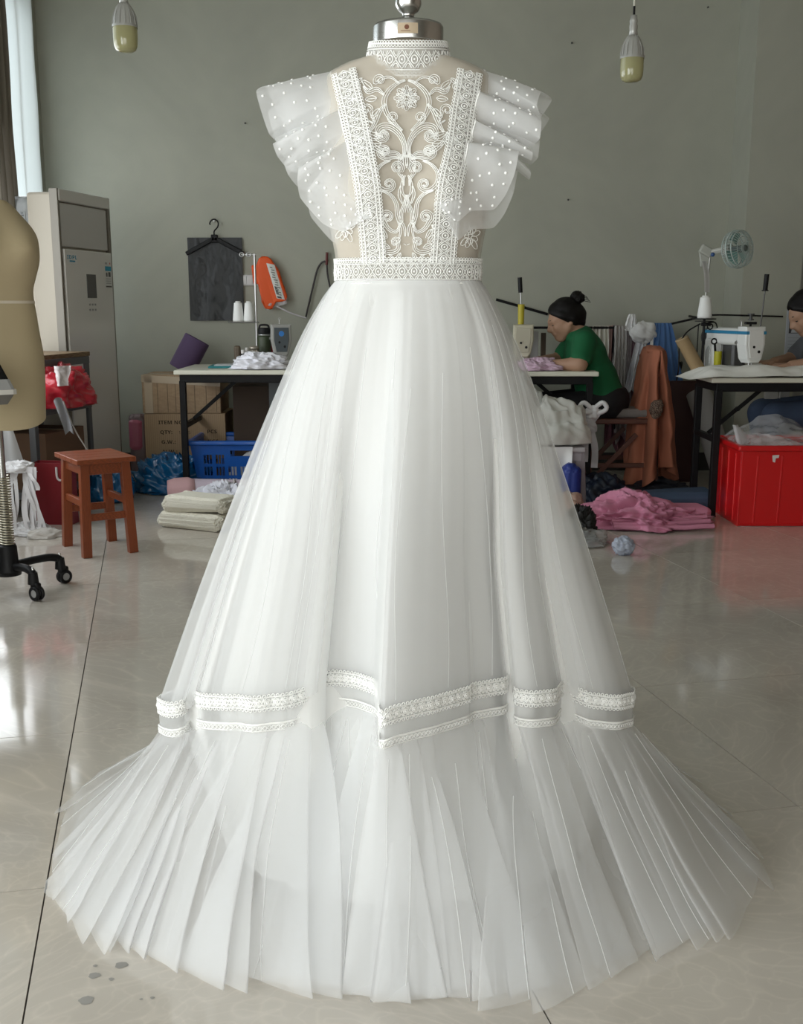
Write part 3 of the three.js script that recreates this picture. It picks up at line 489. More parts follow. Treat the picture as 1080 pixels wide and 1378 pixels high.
const stoolWood = M([1, 1, 1], 0.36, { map: grain([108, 50, 22], [146, 70, 32], 2), clearcoat: 0.25, clearcoatRoughness: 0.4, key: 'stoolwood' });
const card = tex(256, (u, v) => { const n = tileNoise(u, v, 20, 4) * 10 + tileNoise(u, v, 4, 2) * 9, f = Math.sin(u * TAU * 42) * 2; return [170 + n + f, 145 + n + f, 116 + n * 0.8 + f]; });
const cardMat = M([1, 1, 1], 0.85, { map: card, key: 'card' });
const tableTopMat = M([0.72, 0.71, 0.60], 0.35);
function foldingTable(label, x0, x1, zf, depth, h, kneeX) {   // thin top over a black folding frame; x0..x1 along the front edge at depth zf
  const t = thing('sewing_table', label, 'table', [(x0 + x1) / 2, 0, zf - depth / 2]), w = x1 - x0;
  part('table_top', bx(w, 0.026, depth, [0, h - 0.013, 0], [0, 0, 0], 0.006), tableTopMat, t);
  part('frame', [bx(w - 0.06, 0.045, 0.03, [0, h - 0.049, depth / 2 - 0.03]), bx(w - 0.06, 0.045, 0.03, [0, h - 0.049, -depth / 2 + 0.03]), ...[-1, 1].map((s) => bx(0.03, 0.045, depth - 0.06, [s * (w / 2 - 0.045), h - 0.049, 0]))], blackMetal, t);
  for (const s of [-1, 1]) {
    for (const q of [-1, 1]) { const L = part('leg', bx(0.036, h - 0.06, 0.036, [s * (w / 2 - 0.045), (h - 0.06) / 2, q * (depth / 2 - 0.03)]), blackMetal, t); part('foot', bx(0.04, 0.012, 0.04, [s * (w / 2 - 0.045), 0.006, q * (depth / 2 - 0.03)]), black, L); }
    part('stretcher', bx(0.03, 0.03, depth - 0.1, [s * (w / 2 - 0.045), h * 0.56, 0]), blackMetal, t);
    part('folding_brace', [beam([s * (w / 2 - 0.05), h * 0.58, 0.02], [s * (w / 2 - 0.2), h * 0.76, 0.02], 0.022, 0.006), beam([s * (w / 2 - 0.2), h * 0.76, 0.028], [s * (w / 2 - 0.32), h - 0.07, 0.028], 0.022, 0.006), cyl(0.012, 0.012, 0.02, [s * (w / 2 - 0.2), h * 0.76, 0.024], [PI / 2, 0, 0])], blackMetal, t);
  }
  return t;
}
// industrial lockstitch machine, needle end towards +z
function sewingMachine(label, p, turn, body, face, o = {}) {
  const t = thing('sewing_machine', label, 'sewing machine', p, turn); t.scale.set(0.8, 0.82, 0.9);
  part('bed', bx(0.17, 0.028, 0.50, [0, 0.014, -0.2], [0, 0, 0], 0.01), body, t);
  part('pillar', bx(0.13, 0.22, 0.12, [0, 0.13, -0.36], [0, 0, 0], 0.03), body, t);
  part('arm', bx(0.115, 0.11, 0.40, [0, 0.245, -0.22], [0, 0, 0], 0.03), body, t);
  const hd = part('head', mv(shape2([[-0.062, 0.30], [0.062, 0.30], [0.064, 0.20], [0.046, 0.115], [0.03, 0.095], [-0.03, 0.095], [-0.046, 0.115], [-0.064, 0.20]], 0.075, 0.01), [0, 0, -0.055]), body, t);
  part('face_plate', mv(shape2([[-0.05, 0.285], [0.05, 0.285], [0.052, 0.2], [0.036, 0.12], [-0.036, 0.12], [-0.052, 0.2]], 0.004, 0.002), [0, 0, 0.03]), face, hd);
  if (o.stripe) part('blue_stripe', [bx(0.131, 0.02, 0.46, [0, 0.272, -0.2], [0, 0, 0], 0.004), bx(0.152, 0.02, 0.1, [0, 0.272, -0.016], [0, 0, 0], 0.004)], M('#2b7fa8', 0.4), t);
  if (o.logo) part('logo', cyl(0.019, 0.019, 0.004, [0, 0.245, 0.037], [PI / 2, 0, 0]), M('#2d78c4', 0.4), hd);
  part('screw', cyl(0.008, 0.008, 0.006, [-0.016, 0.185, 0.037], [PI / 2, 0, 0]), black, hd); part('screw', cyl(0.009, 0.009, 0.006, [0.022, 0.155, 0.037], [PI / 2, 0, 0]), black, hd);
  part('needle_bar', [cyl(0.006, 0.006, 0.07, [0.008, 0.075, -0.01]), cyl(0.0015, 0.0015, 0.05, [0.008, 0.04, -0.01]), cyl(0.005, 0.005, 0.06, [-0.012, 0.075, -0.012])], steel, t);
  part('presser_foot', [bx(0.018, 0.006, 0.045, [0.004, 0.035, -0.005]), bx(0.008, 0.03, 0.01, [-0.008, 0.05, -0.012])], steel, t);
  part('hand_wheel', mv(lathe([[0.0, -0.02], [0.05, -0.02], [0.062, -0.012], [0.062, 0.012], [0.05, 0.02], [0, 0.02]], 32), [0, 0.235, -0.445], [PI / 2, 0, 0]), M([0.05, 0.05, 0.05], 0.4), t);
  part('tension_dial', [cyl(0.016, 0.016, 0.012, [-0.064, 0.21, -0.06], [0, 0, PI / 2]), cyl(0.01, 0.006, 0.014, [-0.075, 0.21, -0.06], [0, 0, PI / 2])], steel, t);
  part('thread_guide', [rod([0, 0.3, -0.12], [0, 0.34, -0.12], 0.003), tor(0.008, 0.002, [0, 0.345, -0.12])], steel, t);
  return t;
}
function cone(label, p, group) { const t = thing('thread_cone', label, 'thread cone', p, 0, group); part('thread', lathe([[0, 0.004], [0.032, 0.004], [0.034, 0.01], [0.024, 0.108], [0.02, 0.112], [0, 0.112]], 28), M([0.86, 0.87, 0.86], 0.75, { bumpMap: tex(64, (u, v) => { const k = 128 + 90 * Math.sin((v * 40 + u) * TAU); return [k, k, k]; }, false), bumpScale: 0.0005, key: 'thread' }), t); part('cone_core', lathe([[0.012, 0.0], [0.033, 0.0], [0.033, 0.004], [0.015, 0.12], [0.011, 0.12], [0.012, 0.0]], 24), M([0.75, 0.75, 0.72], 0.5), t); return t; }
function pillowGeo(w, h, d, seed, wr = 0.01) { return rough(new RoundedBoxGeometry(w, h, d, 14, Math.min(w, h, d) * 0.48), wr, 16, seed); }

// ---------- curtains at the far window ----------
{
  const f = (x, z0, z1, y0, y1, n, a, s) => surf((u, v) => [x + a * Math.sin(u * n * TAU + 0.6 * noise(u * 5 + s, v * 2)) + 0.01 * noise(u * 4, v * 5 + s), lerp(y1, y0, v), lerp(z0, z1, u) + 0.012 * noise(v * 3 + s, u)], 90, 30);
  solo('sheer_curtain', 'sheer white curtain lit by the window at the far left', 'curtain', f(LEFT_X + 0.03, -7.2, -6.4, 0.72, 2.98, 2.6, 0.012, 1), M([0.95, 0.97, 0.97], 0.95, { transmission: 0.85, thickness: 0 }));
  solo('brown_curtain', 'dull brown curtain gathered along the left edge', 'curtain', f(LEFT_X + 0.085, -6.48, -6.15, 0.5, 3.05, 4, 0.03, 5), M([0.21, 0.19, 0.155], 0.95));
}
// ---------- floor-standing air conditioner ----------
{
  const T = 1.3698, t = thing('air_conditioner', 'tall pale floor-standing air conditioner with stickers by the left wall', 'air conditioner', [-1.835, 0, -6.6], T);
  // local: x towards the wall corner, z the front
  const W = 0.61, D = 0.36, Hh = 1.715, pale = M([0.46, 0.45, 0.415], 0.35), trimM = M([0.16, 0.145, 0.115], 0.4);
  part('cabinet', bx(W - 0.02, Hh - 0.02, D * 0.5, [0, Hh / 2 - 0.005, -D * 0.27], [0, 0, 0], 0.02), M([0.34, 0.31, 0.25], 0.5), t, 'yellowed cabinet side');
  part('case', bx(W - 0.05, Hh - 0.04, D * 0.45, [0.01, Hh / 2 - 0.01, -D * 0.72], [0, 0, 0], 0.05), M([0.4, 0.43, 0.44], 0.4), t);
  const nameplate = part('nameplate', bx(0.002, 0.19, 0.03, [-W / 2 + 0.034, Hh - 0.21, -D * 0.62]), M([1, 1, 1], 0.5, { map: canvasTex(64, 256, (g) => { g.fillStyle = '#9aa0a0'; g.fillRect(0, 0, 64, 256); g.fillStyle = '#44494a'; for (let i = 0; i < 14; i++) g.fillRect(14, 10 + i * 17, 20 + (i * 13) % 26, 8); }), key: 'nameplate' }), t);
  part('frame', [bx(0.022, Hh, 0.05, [-W / 2, Hh / 2, -0.01]), bx(0.022, Hh, 0.05, [W / 2, Hh / 2, -0.01]), bx(W, 0.02, 0.05, [0, 0.01, -0.01])], trimM, t);
  part('trim', bx(W, 0.065, 0.05, [0, Hh - 0.033, -0.005], [0, 0, 0], 0.008), M([0.62, 0.61, 0.575], 0.35), t);
  part('grille_panel', bx(W - 0.05, 0.235, 0.03, [0, Hh - 0.19, -0.008], [0, 0, 0], 0.005), M([0.52, 0.51, 0.49], 0.4), t);
  const door = part('door_panel', bx(W - 0.035, Hh - 0.36, 0.03, [0.004, (Hh - 0.36) / 2 + 0.04, 0.006], [0, 0, 0], 0.005), M([0.78, 0.77, 0.73], 0.16, { clearcoat: 0.4 }), t);
  part('display', bx(0.115, 0.135, 0.003, [0.015, Hh - 0.52, 0.022], [0, 0, 0], 0.001), M([0.15, 0.15, 0.142], 0.15), door);
  part('button', [0, 1, 2, 3, 4, 5].map((i) => bx(0.018, 0.012, 0.003, [0.015 + (i % 3 - 1) * 0.034, Hh - 0.625 - Math.floor(i / 3) * 0.03, 0.022])), M([0.3, 0.3, 0.29], 0.4), door);
  const st = (w, h, x, y, draw) => part('sticker', mv(new THREE.PlaneGeometry(w, h), [x, y, 0.0222]), M([1, 1, 1], 0.5, { map: canvasTex(128, 192, draw), key: 'st' + x }), door);
  st(0.12, 0.055, -0.205, Hh - 0.372, (g, w, h) => { g.fillStyle = '#d4d5d2'; g.fillRect(0, 0, w, h); g.fillStyle = '#1e86a8'; g.font = 'bold 92px sans-serif'; g.save(); g.scale(0.62, 1.15); g.fillText('IDPL', 8, 92); g.restore(); g.fillRect(34, 128, 70, 30); });
  st(0.085, 0.155, 0.238, Hh - 0.45, (g, w, h) => { g.fillStyle = '#cfd0cd'; g.fillRect(0, 0, w, h); g.fillStyle = '#9a9c9a'; g.fillRect(8, 6, 40, 14); g.fillStyle = '#c05048'; g.fillRect(96, 6, 16, 14); g.fillStyle = '#2b96b4'; g.fillRect(4, 34, w - 8, 34); g.fillStyle = '#4a4c4a'; g.fillRect(20, 80, 26, 30); g.fillRect(64, 76, 44, 34); g.fillStyle = '#a2a3a0'; for (let i = 0; i < 3; i++) g.fillRect(12, 122 + i * 16, 100, 6); g.fillStyle = '#55504a'; g.fillRect(6, 176, w - 12, 10); });
}
// ---------- second dress form on its wheeled stand, cut by the left edge ----------
{
  const t = thing('dress_form', 'bare beige dress form on a black wheeled stand at the left edge', 'dress form', [-1.50, 0, -4.1], 0.75);
  const cotton = M([0.56, 0.46, 0.29], 0.7, { bumpMap: linen.bumpMap, bumpScale: 0.0005, key: 'cotton' });
  const S2 = (y) => { if (y < 0.8) { const k = (0.8 - y) / 0.16, s = S2(0.8); return [s[0] - 0.006 * k, s[1] - 0.008 * k, s[2] - 0.008 * k]; } const s = sec(y + 0.012 + 0.045 * sstep(1.1, 1.32, y)), h = sstep(1.1, 0.85, y); return [s[0] + 0.006 * h + 0.008, s[1] + 0.028 * h + 0.01, s[2] + 0.025 * h + 0.006]; };
  const P = (th, y) => { const [a, f, b] = S2(y), e = 2 / SQ, s = Math.sin(th), c = Math.cos(th), x = a * Math.sign(s) * Math.pow(Math.abs(s), e); return [x * (1.03 + 0.1 * sstep(0.95, 1.2, y)) * (1 - 0.42 * Math.pow(sstep(1.31, 1.455, y), 1.3)), y, ((c > 0 ? f : b) * Math.sign(c) * Math.pow(Math.abs(c), e) + (c > 0 ? bust(x, y) * 1.2 : 0)) * 1.15 + 0.01]; };
  part('torso', surf((u, v) => { const th = u * TAU; return P(th, lerp(0.645 + 0.02 * (1 - Math.cos(2 * th)), 1.455, v)); }, 90, 80, true), cotton, t);
  part('tape', surf((u, v) => { const p = P(u * TAU, lerp(1.095, 1.105, v)); return [p[0] * 1.012, p[1], p[2] * 1.012]; }, 90, 1, true), M([0.78, 0.7, 0.58], 0.7), t, 'pale waist tape');
  part('pole', cyl(0.016, 0.016, 0.55, [0, 0.46, 0]), chrome, t);
  { const pts = []; for (let i = 0; i <= 26 * 12; i++) { const a = i / 12 * TAU; pts.push(V(0.026 * Math.cos(a), 0.2 + 0.26 * i / (26 * 12), 0.026 * Math.sin(a))); } part('coil_spring', new THREE.TubeGeometry(new THREE.CatmullRomCurve3(pts), 26 * 14, 0.0032, 6), M([0.6, 0.56, 0.45], 0.3, { metalness: 1 }), t); }
  part('hub', lathe([[0, 0.08], [0.045, 0.08], [0.048, 0.1], [0.038, 0.13], [0.035, 0.19], [0.03, 0.2], [0, 0.2]], 32), black, t);
  for (const [ax, az_] of [[0.116, 0.075], [0.143, -0.17], [-0.17, -0.13], [-0.16, 0.13]]) {
    const c = Math.cos(-0.75), s = Math.sin(-0.75), x = ax * c + az_ * s, z = -ax * s + az_ * c, L = Math.hypot(x, z), e = [x / L, z / L];
    const leg = part('leg', tube([[e[0] * 0.03, 0.115, e[1] * 0.03], [x * 0.55, 0.118, z * 0.55], [x * 0.82, 0.115, z * 0.82], [x, 0.10, z], [x, 0.07, z]], 0.0155, 24, 10), black, t);
    const ca = part('caster', [cyl(0.017, 0.021, 0.045, [x, 0.085, z]), bx(0.04, 0.03, 0.026, [x + e[0] * 0.012, 0.055, z + e[1] * 0.012], [0, Math.atan2(-e[1], e[0]), 0], 0.008)], black, leg);
    for (const k of [-1, 1]) { const wx = x + e[0] * 0.015 - e[1] * 0.011 * k, wz = z + e[1] * 0.015 + e[0] * 0.011 * k; part('wheel', [mv(new THREE.TorusGeometry(0.021, 0.0075, 10, 28), [wx, 0.0285, wz], [0, Math.atan2(-e[1], e[0]), 0])], black, leg); part('wheel_disc', cyl(0.017, 0.017, 0.008, [wx, 0.0285, wz], [PI / 2, 0, Math.atan2(-e[1], e[0])].map((q, i) => (i === 0 ? PI / 2 : i === 1 ? 0 : q * -1))), M([0.3, 0.3, 0.3], 0.4), leg); }
    part('pin', sph(0.006, [x, 0.118, z], [1, 1.6, 1], 10), chrome, leg);
  }
}
// iron hanging by its hose
{
  const p = at(4, 515, -3.72), t = thing('iron', 'black and grey iron hanging at the left edge before the bare dress form', 'iron', p);
  const prof = (y0, y1, k0, k1) => { const g = shape2([[-0.2, -0.05], [-0.06, -0.052], [0.0, -0.036], [0.032, -0.012], [0.038, 0], [0.032, 0.012], [0.0, 0.036], [-0.06, 0.052], [-0.2, 0.05]], 1, 0); return warp(mv(g, [0, 0, 0], [-PI / 2, 0, 0]), (x, y, z) => { const k = lerp(k0, k1, y); return [x > -0.1 ? -0.1 + (x + 0.1) * k : x, lerp(y0, y1, y), z * k]; }); };
  part('sole', prof(-0.072, -0.038, 0.8, 0.98), M([0.22, 0.21, 0.2], 0.35, { metalness: 0.6 }), t); part('white_band', prof(-0.038, -0.022, 1.04, 1.04), M([0.62, 0.6, 0.56], 0.5), t); part('grey_shell', prof(-0.022, 0.012, 1.0, 0.88), M([0.36, 0.36, 0.36], 0.5), t); part('black_top', prof(0.012, 0.075, 0.86, 0.64), black, t); part('hose', tube([[-0.12, 0.07, 0], [-0.15, 0.25, 0], [-0.16, 0.8, 0], [-0.16, 1.6, 0.02], [-0.16, CEIL - p[1] - 0.001, 0.02]], 0.01, 40), black, t);
}
// ---------- angle-iron shelf with a wooden top ----------
{
  const t = thing('work_shelf', 'grey angle-iron shelf with a worn wooden top near the air conditioner', 'shelf', [-1.80, 0, -5.91], -0.2), L = 0.62, D = 0.34, h = 0.835;   // local: right edge at x = 0
  const gm = M([0.12, 0.125, 0.13], 0.5, { metalness: 0.3 }), wood = M([1, 1, 1], 0.6, { map: grain([96, 76, 52], [140, 118, 88], 6), key: 'shelfwood' });
  part('wooden_top', bx(D, 0.024, L + 0.03, [-D / 2, h - 0.012, 0], [0, 0, 0], 0.004), wood, t);
  const angle = (x, z, sx, sz) => [bx(0.035, h - 0.024, 0.004, [x, (h - 0.024) / 2, z]), bx(0.004, h - 0.024, 0.035, [x + sx * 0.016, (h - 0.024) / 2, z + sz * 0.016])];
  for (const [x, z, sx, sz] of [[-0.02, L / 2, 1, -1], [-0.02, -L / 2, 1, 1], [-D + 0.02, L / 2, -1, -1], [-D + 0.02, -L / 2, -1, 1]]) part('upright', angle(x, z, sx, sz), gm, t);
  for (const y of [h - 0.045, 0.545, 0.12]) { part('rail', [bx(0.004, 0.038, L, [-0.003, y, 0]), bx(0.004, 0.038, L, [-D + 0.003, y, 0]), bx(D, 0.038, 0.004, [-D / 2, y, L / 2]), bx(D, 0.038, 0.004, [-D / 2, y, -L / 2])], gm, t); if (y < 0.7) part('shelf_board', bx(D - 0.02, 0.012, L - 0.02, [-D / 2, y + 0.012, 0]), M([0.1, 0.09, 0.08], 0.7), t); }
  const redFilm = M([0.62, 0.02, 0.045], 0.28, { transmission: 0.25, thickness: 0, clearcoat: 0.6, key: 'redfilm' });
  const bag = solo('plastic_bag', 'crumpled red plastic bag bulging from the shelf beneath the wooden top', 'plastic bag', mv(heap(0.52, 0.235, 0.62, 4, 0.35, 9, 90), [0.07, 0, 0.02], [0, 0, -0.02]), redFilm, [-1.80 - 0.17, 0.565, -5.90], -0.2);
  solo('cloth_scrap', 'white cloth scrap lying against the red plastic bag', 'cloth', rough(surf((u, v) => [lerp(-0.03, 0.05, u) * (1 - 0.4 * v), lerp(0.10, -0.0, v), 0.02 + 0.02 * Math.sin(u * 5)], 20, 20), 0.012, 30, 3), M([0.62, 0.58, 0.58], 0.9), at(84, 519, -5.62));
  solo('strap', 'grey cloth strap dangling from the shelf under the red bag', 'strap', surf((u, v) => [lerp(-0.015, 0.03, u) + 0.05 * Math.sin(v * 1.4), -0.17 * v + 0.02 * Math.sin(u * 3), 0.015 * Math.sin(u * 6 + v * 3)], 8, 20), M([0.22, 0.22, 0.23], 0.8), at(76, 540, -5.56));
  const a = at(85, 540, -5.56), b = at(119, 608, -5.66);
  solo('cord', 'thin pale cord slanting from the shelf towards the wooden stool', 'cord', tube([a, [lerp(a[0], b[0], 0.5) - 0.008, lerp(a[1], b[1], 0.5) - 0.01, lerp(a[2], b[2], 0.5)], b], 0.004, 20), M([0.45, 0.42, 0.40], 0.8));
  const c = thing('carton', 'plain brown carton standing low under the angle-iron shelf', 'carton', [-1.93, 0.134, -5.93], -0.2); part('box', bx(0.26, 0.3, 0.42, [0, 0.15, 0]), M([0.15, 0.085, 0.05], 0.85), c); part('tape', bx(0.262, 0.002, 0.05, [0, 0.301, 0]), M([0.3, 0.2, 0.1], 0.3), c);
}
// ---------- wooden stool ----------
{
  const t = thing('wooden_stool', 'reddish varnished wooden stool with a square seat and four splayed legs', 'stool', [-1.375, 0, -4.912], 0.575), h = 0.435;
  for (let i = 0; i < 4; i++) part('seat_board', bx(0.262, 0.022, 0.085, [0, h - 0.011, (i - 1.5) * 0.0865], [0, 0, 0], 0.003), stoolWood, t);
  const ft = [[-0.097, 0.142], [0.097, 0.142], [-0.097, -0.142], [0.097, -0.142]];
  for (const [x, z] of ft) part('leg', beam([x * 1.08, 0, z * 1.02], [x * 0.93, h - 0.022, z * 0.9], 0.04, 0.036), stoolWood, t);
  for (const s of [-1, 1]) { part('apron', bx(0.165, 0.05, 0.016, [0, h - 0.048, s * 0.13]), stoolWood, t); part('apron', bx(0.016, 0.05, 0.23, [s * 0.092, h - 0.048, 0]), stoolWood, t); part('stretcher', bx(0.165, 0.032, 0.02, [0, 0.175, s * 0.137]), stoolWood, t); part('stretcher', bx(0.02, 0.032, 0.24, [s * 0.096, 0.235, 0]), stoolWood, t); }
}
// ---------- gift bag, lace and odds and ends under the form ----------
{
  const t = thing('gift_bag', 'dark red paper bag with white cord handles beside the shelf', 'bag', [-1.755, 0, -5.52], -0.12), red = M([0.20, 0.008, 0.015], 0.45);
  const W = 0.19, D = 0.09, h = 0.315;
  part('paper', [bx(W, h, 0.002, [0, h / 2, D / 2]), bx(W, h, 0.002, [0, h / 2, -D / 2]), mv(shape2([[-D / 2, 0], [D / 2, 0], [D / 2, h], [0.0, h - 0.0], [-D / 2, h]], 0.002, 0), [W / 2, 0, 0], [0, PI / 2, 0]), bx(0.002, h, D, [-W / 2, h / 2, 0]), bx(W, 0.002, D, [0, 0.002, 0])], red, t);
  part('handle', tube([[0.035, h - 0.02, D / 2 + 0.003], [0.04, h - 0.075, D / 2 + 0.008], [0.062, h - 0.085, D / 2 + 0.008], [0.075, h - 0.06, D / 2 + 0.006], [0.078, h - 0.01, D / 2 + 0.003]], 0.006, 24), M([0.6, 0.55, 0.55], 0.8), t);
  const lace = thing('lace_bundle', 'tangled white lace with ribbons trailing to the floor beside the red bag', 'lace', [-1.80, 0, -5.27]);
  part('heap', mv(heap(0.19, 0.05, 0.16, 8, 0.5, 12), [-0.01, 0, 0]), whiteCloth, lace);
  part('knot', heap(0.16, 0.05, 0.11, 44, 0.5, 8).translate(-0.05, 0.30, 0.0), whiteCloth, lace);
  srand(31); for (let i = 0; i < 13; i++) { const x = rr(-0.085, 0.065), q = rr(0, 6), w = rr(0.003, 0.012); part('ribbon', surf((u, v) => [x * (0.6 + 0.5 * v) + 0.02 * Math.sin(v * 4 + q) + (u - 0.5) * w * 2, lerp(0.33, 0.02 + 0.05 * ((i * 7) % 5) * (i % 2), v), 0.03 + 0.035 * v + 0.012 * Math.sin(v * 6 + q) + (u - 0.5) * 0.006], 2, 20), M([0.7, 0.69, 0.71], 0.85), lace); }
  solo('folded_cloth', 'flat white folded cloth on the floor under the trailing ribbons', 'cloth', heap(0.16, 0.045, 0.1, 13, 0.25, 6), M([0.6, 0.58, 0.55], 0.9), [-1.71, 0, -5.17], 0.3);
  solo('grey_cloth', 'grey white cloth hanging in a point below the bare dress form', 'cloth', surf((u, v) => [lerp(-0.16, 0.055 * Math.pow(v, 0.8) - 0.045, u), 0.62 - 0.24 * v - 0.02 * Math.sin(u * 4), 0.02 * Math.sin(u * 8 + v * 2)], 24, 20), M([0.42, 0.42, 0.42], 0.85), [-1.84, -0.06, -5.3]);
}
// ---------- cartons, bags and roll in the corner ----------
{
  const printed = canvasTex(512, 512, (g, w, h) => {
    g.fillStyle = '#a58c70'; g.fillRect(0, 0, w, h); g.fillStyle = '#b09878'; for (let i = 0; i < 40; i++) g.fillRect(i * 13, 0, 5, h);
    g.fillStyle = '#33291f'; g.font = 'bold 38px sans-serif'; g.fillText('ITEM NO.', 84, 72); g.fillText('QTY:', 92, 146); g.font = '30px sans-serif'; g.fillText('1/PCS', 212, 146); g.font = 'bold 38px sans-serif'; g.fillText('PCS', 396, 142); g.fillText('G.W.:', 98, 220); g.fillText('KGS', 400, 216); g.fillText('N.W.:', 104, 294); g.fillText('KGS', 404, 288); g.fillText('MEAS:', 108, 368); g.font = '26px sans-serif'; g.fillText('50x40x45', 222, 366); g.font = 'bold 34px sans-serif'; g.fillText('CM', 408, 362);
    g.fillStyle = '#6a5640'; g.fillRect(232, 394, 70, 46);
  });
  const w = 0.50, d = 0.38;
  const a = thing('carton', 'brown carton printed with item lines standing on the floor, lower of two', 'carton', [-1.345, 0, -7.02], 0.02);
  part('box', bx(w, 0.43, d, [0, 0.215, 0]), cardMat, a); part('printed_face', mv(new THREE.PlaneGeometry(w - 0.012, 0.42), [0, 0.214, d / 2 + 0.0015]), M([1, 1, 1], 0.85, { map: printed, key: 'printed' }), a);
  const b = thing('carton', 'taped brown carton on top of the printed carton', 'carton', [-1.36, 0.432, -7.02], 0.02);
  part('box', bx(w - 0.02, 0.235, d, [0, 0.1175, 0]), cardMat, b);
  srand(5); for (let i = 0; i < 7; i++) part('crease', bx(0.003, 0.225, 0.003, [-0.15 + i * 0.06 + rr(-0.01, 0.01), 0.1175, d / 2 + 0.0005]), M([0.2, 0.15, 0.1], 0.9), b);
  const tapeM = M([0.52, 0.42, 0.3], 0.2, { clearcoat: 0.5 }); part('tape', [bx(w - 0.015, 0.045, 0.002, [0, 0.2, d / 2 + 0.002], [0, 0, -0.06]), bx(0.05, 0.236, 0.002, [-0.2, 0.118, d / 2 + 0.002])], tapeM, b); part('tape', bx(w - 0.015, 0.002, 0.05, [0, 0.236, 0.1]), tapeM, b);
  const film = M([0.005, 0.14, 0.36], 0.22, { clearcoat: 0.8, transmission: 0.15, thickness: 0, key: 'bluefilm' });
  solo('plastic_bag', 'shiny blue plastic bag slumped before the cartons', 'plastic bag', heap(0.42, 0.20, 0.34, 21, 0.5, 8, 90), film, [-1.35, 0, -6.52], 0.1);
  solo('plastic_bag', 'blue plastic bag seen between the legs of the wooden stool', 'plastic bag', heap(0.26, 0.24, 0.24, 17, 0.4, 9, 70), film, [-1.66, 0, -6.18], 0.7);
  const pk = thing('packet', 'pink and grey packet leaning between air conditioner and cartons', 'packet', [-1.70, 0, -7.12], 0.1);
  part('film', pillowGeo(0.12, 0.40, 0.09, 3, 0.012).translate(0, 0.2, 0), M([0.22, 0.16, 0.17], 0.4), pk); part('pink_wrap', pillowGeo(0.085, 0.2, 0.06, 9, 0.01).translate(-0.01, 0.27, 0.03), M([0.5, 0.14, 0.22], 0.45), pk);
  const A = [-1.40, 0.725, -6.98], roll = thing('fabric_roll', 'purple fabric roll leaning on the carton behind the left table', 'fabric roll', [-1.385, 0.645, -7.06]);
  const g = lathe([[0, 0], [0.08, 0], [0.083, 0.004], [0.083, 0.215], [0.08, 0.22], [0.066, 0.22], [0.064, 0.21], [0.048, 0.22], [0.03, 0.22], [0.028, 0.2], [0, 0.2]], 48);
  part('roll', mv(g, [-0.01, 0.04, 0], [-0.1, 0, -0.5]), M([0.085, 0.05, 0.12], 0.75, { sheen: 0.4, sheenColor: new THREE.Color(0.5, 0.4, 0.6) }), roll);
}
